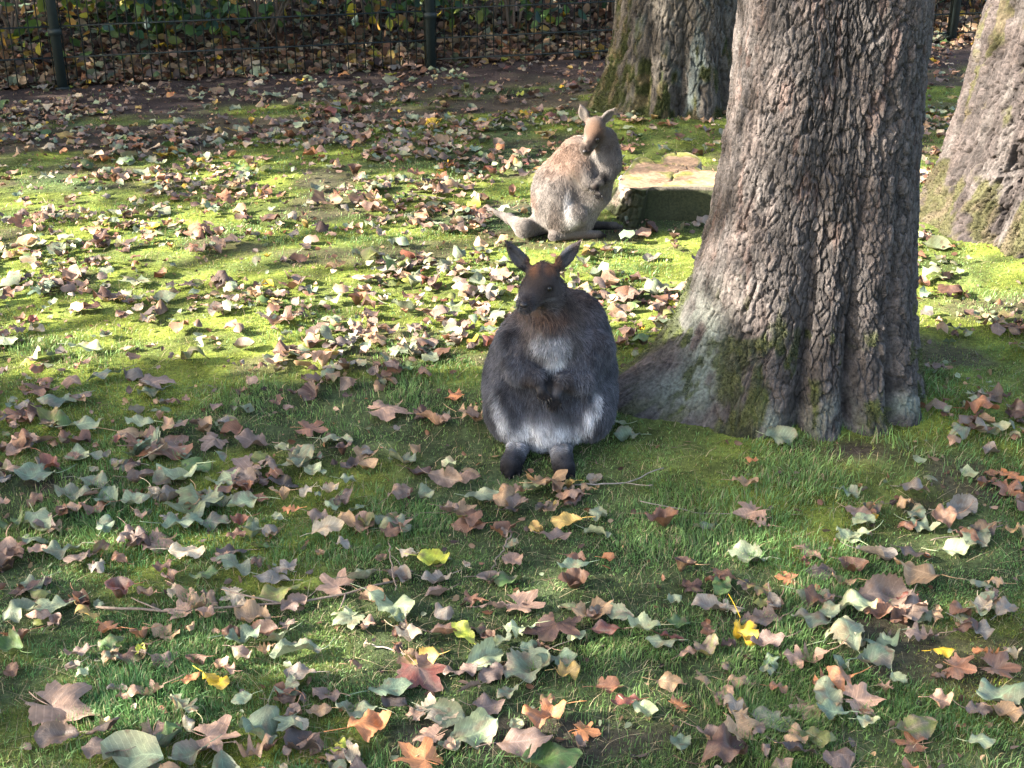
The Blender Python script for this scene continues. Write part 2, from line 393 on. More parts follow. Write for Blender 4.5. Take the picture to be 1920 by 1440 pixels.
def col_right(th, z, cid, gid, ck, p):
    c = bark_base(th, z, cid, gid, np.array([.038, .031, .029]), np.array([.056, .044, .040]), 71)
    n = fbm(th*8, z*10, 0, 4, 72)
    m = sstep(.47, .6, n+.34*sstep(.34, .03, z)+.15*np.exp(-((th-R(180))/R(10))**2)-.2)
    w = sstep(.55, .68, fbm(th*9, z*7, 4., 3, 73)); c = mixc(c, np.array([.082, .072, .067])*np.ones((len(c), 3)), w*.6)
    return mixc(c, mixc(np.array([.045, .043, .018])*np.ones((len(c), 3)), np.array([.062, .050, .030])*np.ones((len(c), 3)), sstep(.4, .7, fbm(th*15, z*18, 0, 2, 74))), m)

def crown_leaves(n, centre, rad, seed, size=.06):
    r = np.random.default_rng(seed)
    k = 26
    cc = r.normal(size=(k, 3)); cc /= np.linalg.norm(cc, axis=1)[:, None]; cc = cc*r.uniform(.35, 1, (k, 1))*np.array(rad)+centre
    idx = r.integers(0, k, n); p = cc[idx]+r.normal(size=(n, 3))*np.array(rad)*.16
    return leaf_quads(p, size*r.uniform(.7, 1.4, n), r)
def leaf_quads(p, size, r, flat=0.0):
    """folded two-facet leaves: 5 verts 4 tris"""
    n = len(p)
    d = r.normal(size=(n, 3)); d[:, 2] *= (1-flat); d /= np.linalg.norm(d, axis=1)[:, None]
    q = r.normal(size=(n, 3)); q -= (q*d).sum(1)[:, None]*d; q /= np.linalg.norm(q, axis=1)[:, None]
    nn = np.cross(d, q); size = np.broadcast_to(size, n)[:, None]
    base = p-d*size; tip = p+d*size*1.1
    up = nn*size*.18
    a0 = p-d*size*.45+q*size*.62+up; a1 = p+d*size*.35+q*size*.55+up
    b0 = p-d*size*.45-q*size*.62+up; b1 = p+d*size*.35-q*size*.55+up
    V = np.stack([base, a0, a1, tip, b1, b0], 1).reshape(-1, 3)
    o = np.arange(n)[:, None]*6
    F = np.concatenate([o+np.array([[0, 1, 2, 3]]), o+np.array([[0, 3, 4, 5]])])
    return V, F
def limb_path(a, b, n, r, w=.12):
    a = np.asarray(a, float); b = np.asarray(b, float); t = np.linspace(0, 1, n)[:, None]
    off = np.cumsum(r.normal(size=(n, 3))*w*np.linalg.norm(b-a)/n, 0)*np.sin(t*math.pi*.5)
    return a+(b-a)*t+off
def make_tree(t, colfn, label, name, crown_seed, **kw):
    root = empty(name, (t.c[0], t.c[1], 0), label, 'tree')
    V, F, C = build_trunk(t, colfn, **kw)
    tr = under(link_mesh('trunk', V, F, M_BARK, col=C), root)
    ax, ay = t.axis(t.H); r = np.random.default_rng(crown_seed)
    b = Bag()
    for k in range(7):
        an = k*2.4; L = r.uniform(1.6, 2.6)
        pth = limb_path((ax, ay, t.H-.12*k), (ax+L*math.cos(an), ay+L*math.sin(an), t.H+r.uniform(.8, 2.2)), 7, r)
        v_, f_ = tube(pth, np.linspace(t.r1*.5, .03, 7), 7); b.add(v_, f_, np.array([.15, .12, .10]))
    under(b.link('limbs', M_BARK), root)
    V, F = crown_leaves(2600, np.array([ax, ay, t.H+1.8]), (2.5, 2.5, 1.5), crown_seed, .07)
    cc = np.repeat(np.array([[.16, .12, .02]])*r.uniform(.5, 1.4, (2600, 1))+np.array([[.0, .03, 0]])*r.random((2600, 1)), 6, 0)
    under(link_mesh('crown', V, F, M_FOL, col=cc, smooth=False), root)
    return root
main_tree = make_tree(MAIN, col_main, 'broad rough-barked tree trunk with flaring roots beside the front wallaby', 'bark_tree', 5)
back_tree = make_tree(BACK, col_back, 'mossy shaded tree trunk in front of the fence behind the stump', 'bark_tree', 6, ntf=300, ntb=60, dz=.009, ztop=1.2)
right_tree = make_tree(RIGHT, col_right, 'sunlit leaning tree trunk with mossy roots at the right edge', 'bark_tree', 7, ntf=420, ntb=70, dz=.006, ztop=1.35)

def moss_tufts(t, colfn, root, n, seed, size, zmax):
    r = np.random.default_rng(seed); th = r.uniform(R(150), R(365), n) % (2*math.pi); z = zmax*r.random(n)**1.6
    Pn, cid, gid, ck = t.surface(th, z); C = colfn(th, z, cid, gid, ck, Pn)
    k = (C[:, 1] > C[:, 2]*1.55) & (r.random(n) < .9); Pn, th, C = Pn[k], th[k], C[k]; n = len(Pn)
    out = np.stack([np.cos(th), np.sin(th), .35+0*th], 1)+r.normal(size=(n, 3))*.75; out /= np.linalg.norm(out, axis=1)[:, None]
    sd = np.cross(out, r.normal(size=(n, 3))); sd /= np.linalg.norm(sd, axis=1)[:, None]+1e-6
    h = size*r.uniform(.5, 1.6, n)[:, None]
    V = np.stack([Pn-sd*size*.16, Pn+sd*size*.16, Pn+out*h], 1).reshape(-1, 3)
    ob = under(link_mesh('moss', V, [np.arange(n)[:, None]*3+np.array([[0, 1, 2]])], M_GRASS, col=np.repeat(C*r.uniform(.8, 1.7, (n, 1)), 3, 0), smooth=False), root)
    ob['kind'] = 'stuff'; return ob
moss_tufts(MAIN, col_main, main_tree, 60000, 61, .007, .45)
moss_tufts(BACK, col_back, back_tree, 30000, 62, .010, .6)
moss_tufts(RIGHT, col_right, right_tree, 45000, 63, .008, .6)

# ================================================================== stump
ZT = .125
def gz(px, py): return G(px, py, ZT)[:2]
top_px = [(1160, 345), (1163, 334), (1172, 322), (1181, 312), (1186, 301), (1196, 295), (1208, 294), (1220, 299), (1229, 304), (1240, 303), (1240, 294), (1250, 288), (1268, 285), (1288, 285), (1304, 291), (1314, 299), (1313, 307), (1306, 313), (1316, 319), (1345, 320), (1372, 322), (1395, 330), (1405, 342), (1400, 350)]
front_px = [(1382, 354), (1350, 352), (1310, 350), (1270, 350), (1240, 350), (1216, 351), (1212, 357), (1204, 358), (1184, 353), (1170, 349)]
poly = np.array([gz(*q) for q in top_px+front_px])
def resample(poly, n):
    Q = np.vstack([poly, poly[:1]]); s = np.concatenate([[0], np.cumsum(np.linalg.norm(np.diff(Q, axis=0), axis=1))])
    t = np.linspace(0, s[-1], n, endpoint=False); return np.stack([np.interp(t, s, Q[:, 0]), np.interp(t, s, Q[:, 1])], 1)
so_poly = resample(poly, 320)
SCN = so_poly.mean(0); STUMP_C = SCN
srad = so_poly-SCN; sr = np.linalg.norm(srad, axis=1)[:, None]; sdir = srad/sr
zs = np.concatenate([[-.05], np.linspace(0, 1, 34)**1.0*ZT])
ang = np.arctan2(sdir[:, 1], sdir[:, 0]); perim = np.linspace(0, 1, 320, endpoint=False)
corner = np.argmin(np.linalg.norm(so_poly-gz(1210, 353), axis=1))
is_cut = (np.arange(320) > int(320*.0)) & (so_poly[:, 0] > gz(1212, 353)[0]) & (so_poly[:, 1] < SCN[1]-.02)
V = []; C = []
for z in zs:
    q = max(z, 0)/ZT
    fl = (1-q)**1.6*np.where(is_cut, .035, .055)
    fl = fl+np.where(is_cut, 0, .03*(1-q)*np.sin(ang*6+1))
    vv = perim*60; f1, f2, cid = voronoi(vv*1.0, np.full(320, z/.05)+fbm(vv*.3, np.full(320, z*20), 0, 2, 4)*1.2, 9, .9)
    d = np.where(is_cut, .016*(fbm(vv*.9, np.full(320, z*14), 0, 4, 6)-.5), -.013*(1-sstep(.0, .25, f2-f1))+.010*(cid-.5))*min(1, (1-q)*8+.15)
    p = so_poly+sdir*(fl+d)[:, None]
    V.append(np.column_stack([p, np.full(320, z)]))
    barkc = np.array([.20, .165, .13])*(.7+.5*cid)[:, None]; mossc = np.array([.026, .030, .012])*np.ones((320, 1))
    nm = fbm(vv*.25, np.full(320, z*16), 0, 3, 14)
    mo = np.where(is_cut, np.clip(sstep(.30, .5, nm+.25*(1-abs(q-.45)*1.6)), .15, 1)*(1-sstep(.86, .95, q)), sstep(.52, .66, nm+.12*(1-q)))
    cutc = np.array([.13, .11, .085])*np.ones((320, 1))
    base = np.where(is_cut[:, None], cutc, barkc)
    wl = sstep(.45, .6, nm)*(~is_cut)*(q < .7); base = mixc(base, np.array([.30, .27, .24])*np.ones((320, 1)), wl*.7)
    C.append(mixc(base, mossc, mo))
nring = 26
for k in range(1, nring+1):
    f = 1-k/nring
    p = SCN+srad*f
    zt = ZT-.004*(1-f)-.010*np.exp(-((fbm(p[:, 0]*5, p[:, 1]*5, 0, 3, 19)-.5)/.012)**2)+.009*(fbm(p[:, 0]*22, p[:, 1]*22, 0, 3, 15)-.5)*min(1, k/3)
    if k == nring: p = SCN+srad*.001
    V.append(np.column_stack([p, zt]))
    n = fbm(p[:, 0]*14, p[:, 1]*14, 0, 3, 16); ring = .5+.5*np.sin(sr[:, 0]*f*230+5*n)
    c = np.array([.27, .175, .108])*(.75+.25*ring+.4*(n-.5))[:, None]
    edge = sstep(.45, .6, n+.40*sstep(.78, 1, np.full(320, f))*(so_poly[:, 1] > SCN[1]-.05)+.16*sstep(.8, 1, np.full(320, f))-.12)
    C.append(mixc(c, np.array([.13, .125, .035])*np.ones((320, 1)), edge))
V = np.vstack(V); C = np.vstack(C)
stump = empty('tree_stump', (SCN[0], SCN[1], 0), 'low sawn tree stump with a mossy rim behind the wallabies', 'tree stump')
nw = len(zs)
under(link_mesh('bark', V[:nw*320], grid_faces(320, nw, True), M_BARK, col=C[:nw*320]), stump)
under(link_mesh('sawn_top', V[(nw-1)*320:], grid_faces(320, nring+1, True), M_WOOD, col=C[(nw-1)*320:]), stump)
# ================================================================== wallabies: one smooth body grown from a distance field
class Field:
    def __init__(s): s.prims = []
    def ell(s, c, r, rot=None, k=.03, sub=False): s.prims.append(('e', np.array(c, float), np.array(r, float), rot, k, sub))
    def cone(s, a, b, ra, rb, k=.02): s.prims.append(('c', np.array(a, float), np.array(b, float), ra, rb, k))
    def eval(s, p):
        d = np.full(p.shape[:-1], 9.0)
        for q in s.prims:
            if q[0] == 'e':
                _, c, r, rot, k, sub = q
                l = p-c
                if rot is not None: l = l@rot
                k0 = np.linalg.norm(l/r, axis=-1); k1 = np.linalg.norm(l/(r*r), axis=-1)
                e = k0*(k0-1)/np.maximum(k1, 1e-6)
            else:
                _, a, b, ra, rb, k = q; sub = False
                ab = b-a; t = np.clip(((p-a)@ab)/(ab@ab), 0, 1)
                e = np.linalg.norm(p-a-t[..., None]*ab, axis=-1)-(ra+(rb-ra)*t)
            if sub:
                h = np.clip(.5-.5*(d+e)/k, 0, 1); d = d*(1-h)-e*h+k*h*(1-h)
            else:
                h = np.clip(.5+.5*(d-e)/k, 0, 1); d = d*(1-h)+e*h-k*h*(1-h)
        return d
    def mesh(s, lo, hi, h):
        ax = [np.arange(lo[i], hi[i]+h, h) for i in range(3)]
        n = [len(a) for a in ax]
        g = np.stack(np.meshgrid(*ax, indexing='ij'), -1)
        D = np.concatenate([s.eval(g[i:i+8]) for i in range(0, n[0], 8)], 0)
        D = np.where(D == 0, 1e-9, D)
        nc = [m-1 for m in n]; acc = np.zeros((*nc, 3)); cnt = np.zeros(nc)
        def sl(o, m): return slice(o, o+m)
        for axis in range(3):
            o1, o2 = [a for a in range(3) if a != axis]
            for a in (0, 1):
                for b in (0, 1):
                    st = [0, 0, 0]; st[o1] = a; st[o2] = b
                    s0 = tuple(sl(st[i], nc[i]) for i in range(3)); st2 = list(st); st2[axis] = 1
                    s1 = tuple(sl(st2[i], nc[i]) for i in range(3))
                    d0, d1 = D[s0], D[s1]; cr = (d0 < 0) != (d1 < 0)
                    t = np.where(cr, d0/np.where(cr, d0-d1, 1), 0)
                    pos = np.zeros((*nc, 3)); pos[..., axis] = t; pos[..., o1] += a; pos[..., o2] += b
                    acc += pos*cr[..., None]; cnt += cr
        act = cnt > 0; idx = np.full(nc, -1); idx[act] = np.arange(act.sum())
        I = np.argwhere(act); V = (I+acc[act]/cnt[act][:, None])*h+np.array([a[0] for a in ax])
        Fs = []
        for axis in range(3):
            o1, o2 = (axis+1) % 3, (axis+2) % 3
            s0 = [slice(1, n[i]-1) for i in range(3)]; s1 = list(s0); s0[axis] = slice(0, n[axis]-1); s1[axis] = slice(1, n[axis])
            d0, d1 = D[tuple(s0)], D[tuple(s1)]
            for sign in (1, -1):
                w = (d0 < 0) & (d1 >= 0) if sign > 0 else (d0 >= 0) & (d1 < 0)
                E = np.argwhere(w)
                for i in range(3):
                    if i != axis: E[:, i] += 1
                def ix(a, b):
                    q = E.copy(); q[:, o1] -= a; q[:, o2] -= b; return idx[q[:, 0], q[:, 1], q[:, 2]]
                quad = np.stack([ix(1, 1), ix(0, 1), ix(0, 0), ix(1, 0)], 1)
                Fs.append(quad if sign > 0 else quad[:, ::-1])
        F = np.vstack(Fs)
        V = V-s.grad(V)*s.eval(V)[:, None]*.9
        return V, F
    def grad(s, p, e=.002):
        g = np.stack([s.eval(p+np.eye(3)[i]*e)-s.eval(p-np.eye(3)[i]*e) for i in range(3)], -1)
        return g/(np.linalg.norm(g, axis=-1)[:, None]+1e-9)
def frame(z, y=(0, -1, 0)):
    z = np.array(z, float); z /= np.linalg.norm(z); y = np.array(y, float); y -= y@z*z; y /= np.linalg.norm(y)
    return np.stack([np.cross(y, z), y, z], 1)          # columns: side, front, long axis
def paint(p, base, blobs):
    c = np.ones((len(p), 3))*np.array(base)
    for (ctr, rad, colr, amt) in blobs:
        d = np.linalg.norm((p-np.array(ctr))/np.array(rad), axis=1)
        w = (1-sstep(.30, 1.25, d+.30*(noise3(p[:, 0]*60, p[:, 1]*60, p[:, 2]*34, 5)-.5)))*amt; c = c*(1-w[:, None])+np.array(colr)*w[:, None]
    return c
def ear(fd, base, tip, face, w=.021, th=.0075):
    base = np.array(base); tip = np.array(tip); L = np.linalg.norm(tip-base); c = base*.5+tip*.5
    fr = frame(tip-base, face)
    fd.ell(c-(tip-base)*.13, (w, th, L*.44), fr, k=.012)
    fd.cone(c-(tip-base)*.02, tip, w*.50, .003, k=.016)
    fd.ell(c-(tip-base)*.05+fr[:, 1]*(th*1.5), (w*.62, th*1.25, L*.42), fr, k=.006, sub=True)

def make_fur(field, V, F, n, comb, colfn, lenfn, lift, seed, root, rad=.00055, bare=None, ruf=1.0):
    r = np.random.default_rng(seed)
    T = np.concatenate([F[:, [0, 1, 2]], F[:, [0, 2, 3]]])
    a, b, c = V[T[:, 0]], V[T[:, 1]], V[T[:, 2]]
    ar = np.linalg.norm(np.cross(b-a, c-a), axis=1); ar[a[:, 2] < .004] = 0
    k = r.choice(len(T), n, p=ar/ar.sum())
    u, w = r.random(n), r.random(n); m = u+w > 1; u[m], w[m] = 1-u[m], 1-w[m]
    p = a[k]+(b-a)[k]*u[:, None]+(c-a)[k]*w[:, None]
    if bare is not None:
        keep = r.random(n) > bare(p); p = p[keep]; n = len(p)
    nr = field.grad(p); p = p-nr*.0015
    cb = comb(p, nr); cb = cb-(cb*nr).sum(1)[:, None]*nr; cb /= np.linalg.norm(cb, axis=1)[:, None]+1e-6
    # clumps: neighbours lean the same way
    cl = np.stack([noise3(p[:, 0]*70, p[:, 1]*70, p[:, 2]*70, seed+i)-.5 for i in range(3)], 1)
    cl2 = np.stack([noise3(p[:, 0]*22, p[:, 1]*22, p[:, 2]*22, seed+7+i)-.5 for i in range(3)], 1)
    jit = r.normal(size=(n, 3))*.20+ruf*(cl*.95+cl2*.8)
    L = lenfn(p)*r.uniform(.6, 1.25, n); lf = lift(p)
    K = 5; t = np.linspace(0, 1, K)
    dirn = nr*lf[:, None]+cb+jit; dirn /= np.linalg.norm(dirn, axis=1)[:, None]
    pts = p[:, None]+dirn[:, None]*(L[:, None]*t)[..., None]+cb[:, None]*(L[:, None]*t**2*.35)[..., None]+np.array([0, 0, -1])*(L[:, None]*t**2*.12)[..., None]
    # a strand never dips into the ground
    pts[..., 2] = np.maximum(pts[..., 2], .003)
    hc = bpy.data.hair_curves.new('fur'); hc.add_curves([K]*n)
    hc.attributes['position'].data.foreach_set('vector', pts.astype(np.float32).ravel()) if 'position' in hc.attributes else None
    ra = hc.attributes.get('radius') or hc.attributes.new('radius', 'FLOAT', 'POINT')
    ra.data.foreach_set('value', (np.tile(np.array([1, .95, .8, .55, .12])*rad, n)*np.repeat(r.uniform(.7, 1.3, n), K)).astype(np.float32))
    col = colfn(p)*r.choice([.55, .85, 1.0, 1.15, 1.5], n, p=[.16, .28, .28, .18, .10])[:, None]*(1+(.9*cl2[:, :1]+.7*cl[:, 1:2])*(ruf if ruf == 1 else .35))*1.02
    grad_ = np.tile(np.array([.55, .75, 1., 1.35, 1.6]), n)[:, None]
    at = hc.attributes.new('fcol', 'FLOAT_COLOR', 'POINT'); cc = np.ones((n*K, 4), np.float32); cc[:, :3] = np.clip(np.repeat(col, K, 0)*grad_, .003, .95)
    at.data.foreach_set('color', cc.ravel())
    hc.materials.append(M_FUR)
    ob = bpy.data.objects.new('fur', hc); COL.objects.link(ob); under(ob, root)
    return ob
def uvball(c, r, nu=14, nv=10, squash=(1, 1, 1)):
    th = np.linspace(0, math.pi, nv); ph = np.linspace(0, 2*math.pi, nu, endpoint=False)
    T_, Pp = np.meshgrid(th, ph, indexing='ij')
    V = np.stack([np.sin(T_)*np.cos(Pp), np.sin(T_)*np.sin(Pp), np.cos(T_)], -1).reshape(-1, 3)*r*np.array(squash)+np.array(c)
    return V, grid_faces(nu, nv, True)[:, ::-1]
def snap(field, p, off=0.0):
    p = np.array(p, float)[None]
    for _ in range(6): p = p-field.grad(p)*field.eval(p)[:, None]
    return (p+field.grad(p)*off)[0], field.grad(p)[0]

# ---------------------------------------------------------------- the front wallaby: sits upright facing the camera
fd = Field()
fd.ell((.100, 3.150, .148), (.170, .175, .146), k=.01)                         # rump and haunches
fd.ell((.108, 3.135, .245), (.138, .128, .125), k=.07)
fd.cone((.150, 3.160, .300), (.100, 3.110, .330), .088, .072, k=.05)           # shoulders
fd.ell((.086, 3.022, .098), (.094, .074, .092), k=.045)                        # belly
fd.cone(P(1035, 640, 3.03), P(1026, 590, 3.04), .070, .052, k=.04)             # chest and throat
fd.cone(P(1034, 585, 3.06), P(1020, 545, 3.03), .060, .048, k=.03)             # neck
fd.ell(P(1017, 523, 3.015), (.040, .045, .040), k=.02)                         # skull
fd.cone(P(1012, 540, 2.985), P(985, 570, 2.930), .038, .0205, k=.02)           # muzzle
fd.ell(P(1030, 557, 3.000), (.030, .034, .030), k=.02)                         # cheeks
fd.ell(P(990, 548, 2.985), (.022, .030, .026), k=.02)
ear(fd, P(989, 505, 3.02), P(948, 453, 3.02), (-.25, -1, 0), w=.019)
ear(fd, P(1043, 505, 3.03), P(1088, 452, 3.03), (.35, -1, 0), w=.019)
# haunches
fd.ell((-.006, 3.070, .116), (.064, .112, .094), k=.035)
fd.ell((.201, 3.070, .116), (.064, .112, .094), k=.035)
# shins and feet
fd.cone((.014, 3.01, .085), (.028, 3.035, .030), .036, .028, k=.02)
fd.cone((.145, 3.01, .085), (.126, 3.035, .030), .036, .028, k=.02)
for x0, x1, y1 in ((.030, -.004, 2.866), (.122, .130, 2.850)):
    fd.cone((x0, 3.05, .028), (x1, y1+.03, .025), .029, .027, k=.012)
    fd.cone((x1, y1+.04, .019), (x1-.002, y1, .013), .0165, .0115, k=.006)
    fd.cone((x1+.014, y1+.05, .017), (x1+.021, y1+.018, .011), .012, .008, k=.006)
    fd.cone((x1-.014, y1+.055, .016), (x1-.019, y1+.028, .010), .010, .007, k=.006)
# arms folded on the chest, paws hanging
paws = []
for A, B, Cc, D_ in ((P(966, 648, 3.06), P(974, 694, 2.985), P(1006, 707, 2.948), P(1017, 733, 2.935)),
                     (P(1118, 655, 3.05), P(1088, 712, 2.985), P(1052, 716, 2.948), P(1042, 746, 2.935))):
    fd.cone(A, B, .039, .027, k=.045); fd.cone(B, Cc, .024, .0155, k=.02); fd.cone(Cc, D_, .0155, .012, k=.012)
    dr = (D_-Cc)/np.linalg.norm(D_-Cc)
    for i, (o, l) in enumerate(((-.0115, .011), (-.006, .017), (0, .020), (.006, .017), (.0115, .011))):
        a = D_+np.array([o*.75, -.003, 0]); b = a+dr*l+np.array([o*.6, -.004, -.002]); fd.cone(a, b, .0048, .0034, k=.003); paws.append((b, dr))
# tail
fd.cone((.105, 3.29, .065), (.125, 3.62, .026), .050, .017, k=.05)             # tail behind
EYE1, EN1 = snap(fd, P(1020, 540, 2.975)); EYE2, EN2 = snap(fd, P(977, 537, 2.985)); NOSE, NN = snap(fd, P(981, 572, 2.905))
V, F = fd.mesh((-.14, 2.83, -.02), (.34, 3.68, .62), .0048)
PALE = np.array([.27, .275, .29]); DARK = np.array([.010, .009, .010])
blobs1 = [((.10, 3.1, .41), (.18, .20, .13), (.062, .045, .039), .9),
          (P(1035, 640, 2.97), (.100, .10, .070), (.085, .070, .064), .7),
          (P(1036, 598, 2.98), (.066, .09, .028), (.066, .040, .030), .85),
          (P(1032, 652, 2.96), (.060, .06, .034), PALE*1.0, .9), (P(1038, 680, 2.96), (.030, .05, .038), PALE*1.25, .95),
          (P(1030, 712, 2.94), (.026, .05, .030), (.018, .014, .013), .95),
          (P(1000, 708, 2.96), (.034, .06, .026), (.034, .027, .026), .95), (P(1058, 718, 2.96), (.034, .06, .026), (.034, .027, .026), .95),
          (P(1020, 790, 2.97), (.090, .09, .040), (.115, .115, .125), .8),
          (P(1018, 820, 2.97), (.072, .10, .058), PALE*1.35, .95), (P(990, 806, 2.98), (.032, .08, .058), PALE*1.5, .85), (P(1052, 806, 2.98), (.028, .08, .054), PALE*1.35, .8), ((.026, 3.0, .045), (.045, .06, .040), (.075, .075, .085), .9), ((.128, 3.0, .045), (.045, .06, .040), (.075, .075, .085), .9),
          (P(932, 752, 3.0), (.014, .09, .032), PALE*1.0, .8), (P(944, 778, 3.0), (.018, .09, .046), PALE*1.4, .95), (P(962, 808, 3.0), (.024, .09, .046), PALE*1.3, .9),
          (P(1115, 748, 3.0), (.014, .09, .030), PALE*1.1, .9), (P(1103, 776, 2.99), (.018, .09, .040), PALE*1.3, .95), (P(1082, 806, 2.99), (.024, .09, .038), PALE*1.05, .9),
          (P(1012, 530, 2.98), (.070, .09, .066), (.038, .028, .025), 1),
          (P(1000, 496, 2.99), (.022, .06, .026), (.150, .070, .038), .95), (P(1036, 498, 3.0), (.024, .06, .026), (.145, .066, .036), .95),
          (P(1014, 500, 2.97), (.007, .06, .026), (.018, .012, .010), .8),
          (P(1028, 562, 2.96), (.024, .04, .006), (.13, .12, .12), .7), (P(1004, 580, 2.93), (.020, .04, .006), (.10, .09, .09), .6),
          (P(1034, 575, 2.96), (.02, .04, .012), (.060, .052, .050), .7),
          (P(990, 562, 2.94), (.019, .05, .020), (.022, .017, .017), .95), (EYE1, (.020, .018, .012), (.010, .008, .007), .95), (EYE2, (.016, .016, .011), (.010, .008, .007), .95),
          (P(949, 456, 3.02), (.030, .04, .034), (.026, .018, .016), .8), (P(1087, 455, 3.03), (.030, .04, .034), (.034, .022, .018), .8),
          ((.004, 2.885, .015), (.07, .110, .050), DARK, 1), ((.130, 2.87, .015), (.06, .110, .050), DARK, 1),
          (P(1020, 740, 2.93), (.020, .03, .024), DARK, 1), (P(1042, 752, 2.93), (.020, .03, .024), DARK, 1)]
for q, dr in paws: blobs1.append((q, (.012, .012, .012), DARK, 1))
def colf1(p): return paint(p, (.060, .062, .073), blobs1)*.92
w1 = empty('wallaby', (.07, 2.98, 0), 'dark grey-brown wallaby sitting upright facing the camera in the shade', 'wallaby', 'wallabies on the leafy lawn')
body1 = under(link_mesh('body', V, F, M_SKIN, col=colf1(V)*.75), w1)
HEAD1 = P(1014, 535, 2.98); NOSE1 = NOSE
def comb_head(p, head, nose, rad, body_dir):
    w = (1-sstep(rad*.8, rad*1.3, np.linalg.norm(p-head, axis=1)))[:, None]
    away = p-nose; away /= np.linalg.norm(away, axis=1)[:, None]+1e-6
    return away*w+body_dir*(1-w)
def comb1(p, n):
    down = np.zeros_like(p); down[:, 2] = -1; down[:, 0] = (p[:, 0]-.1)*-.8*(p[:, 2] < .15)
    earm = (p[:, 2] > .49)[:, None]; up = np.array([0, 0, 1.0])+np.sign(p[:, :1]-.05)*np.array([.5, 0, 0])
    c = comb_head(p, HEAD1, NOSE1, .075, down); return np.where(earm, up, c)
def small_zone(p, zones):
    w = np.zeros(len(p))
    for c, r in zones: w = np.maximum(w, 1-sstep(.7, 1.2, np.linalg.norm((p-np.array(c))/np.array(r), axis=1)))
    return w
z1 = [(HEAD1, (.068, .07, .064)), (P(960, 475, 3.02), (.04, .05, .06)), (P(1074, 475, 3.03), (.04, .05, .06)), ((.004, 2.90, .02), (.07, .12, .04)), ((.130, 2.89, .02), (.06, .12, .04)), (P(1028, 732, 2.94), (.050, .05, .040))]
def len1(p): return .0148*(1-.66*small_zone(p, z1))*(1-.5*np.exp(-(np.linalg.norm(p-NOSE, axis=1)/.035)**2))
def lift1(p): return .50-.22*small_zone(p, z1)
def bare1(p): return np.clip(1.4*np.maximum(np.maximum(np.exp(-(np.linalg.norm(p-EYE1, axis=1)/.0065)**4), np.exp(-(np.linalg.norm(p-EYE2, axis=1)/.006)**4)), np.exp(-(np.linalg.norm(p-NOSE, axis=1)/.009)**4)), 0, 1)
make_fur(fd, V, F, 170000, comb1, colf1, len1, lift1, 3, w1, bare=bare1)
def face_parts(root, eyes, nose, nn, er, nrad, paws):
    for e, en in eyes:
        v_, f_ = uvball(e-en*er*.45, er); under(link_mesh('eye', v_, f_, M_EYE), root)
    v_, f_ = uvball(nose+nn*.0005, nrad, squash=(1, .8, .75)); under(link_mesh('nose', v_, f_, M_NOSE), root)
    for q, dr in paws:
        v_, f_ = tube([q, q+dr*.006+np.array([0, -.001, -.001]), q+dr*.012+np.array([0, .0005, -.004])], [.0026, .0018, .0003], 5)
        under(link_mesh('claw', v_, f_, M_CLAW), root)
toes1 = [(np.array([x, y, .012]), np.array([dx, -1, -.1])) for x, y, dx in ((-.006, 2.859, -.1), (.017, 2.877, .2), (-.023, 2.887, -.3), (.128, 2.843, 0), (.151, 2.861, .3), (.111, 2.871, -.2))]
face_parts(w1, [(EYE1, EN1), (EYE2, EN2)], NOSE, NN, .0068, .0095, paws+toes1)

# ---------------------------------------------------------------- the back wallaby: sits in the sun, turned to the right, looks down at the camera's left
f2 = Field()
YB = 4.83
f2.ell(P(1052, 378, YB), (.110, .125, .118), k=.01)
f2.cone(P(1056, 345, YB+.02), P(1086, 300, YB), .108, .082, k=.05)
f2.cone(P(1093, 300, YB), P(1128, 292, YB-.03), .080, .056, k=.04)
f2.ell(P(1099, 376, YB-.03), (.056, .075, .096), k=.04)
f2.ell(P(1088, 418, YB-.05), (.046, .060, .052), k=.03)
f2.ell(P(1046, 392, YB-.07), (.076, .070, .092), k=.03)                       # near haunch
f2.cone(P(1132, 296, YB-.03), P(1134, 268, YB-.03), .054, .044, k=.03)         # neck
f2.ell(P(1117, 236, YB-.06), (.036, .042, .034), k=.02)
f2.ell(P(1130, 262, YB-.05), (.036, .038, .034), k=.02)
f2.cone(P(1114, 250, YB-.085), P(1100, 279, YB-.135), .038, .0215, k=.02)
f2.ell(P(1134, 262, YB-.03), (.032, .042, .042), k=.03)
f2.cone(P(1130, 300, YB-.05), P(1120, 362, YB-.06), .052, .050, k=.05)
ear(f2, P(1099, 226, YB-.05), P(1088, 196, YB-.05), (-.3, -1, 0), w=.020)
ear(f2, P(1129, 228, YB-.05), P(1152, 204, YB-.04), (.5, -.8, 0), w=.019)
K1 = P(1080, 404, YB-.12)
f2.cone(K1, (.172, 4.735, .030), .040, .024, k=.025)
f2.cone((.160, 4.715, .022), (.330, 4.745, .016), .021, .015, k=.012)
f2.cone((.225, 4.83, .024), (.400, 4.850, .017), .021, .014, k=.012)
f2.cone((.30, 4.742, .015), (.352, 4.748, .010), .013, .008, k=.006)
f2.cone((.37, 4.848, .015), (.425, 4.855, .010), .013, .008, k=.006)
paws2 = []
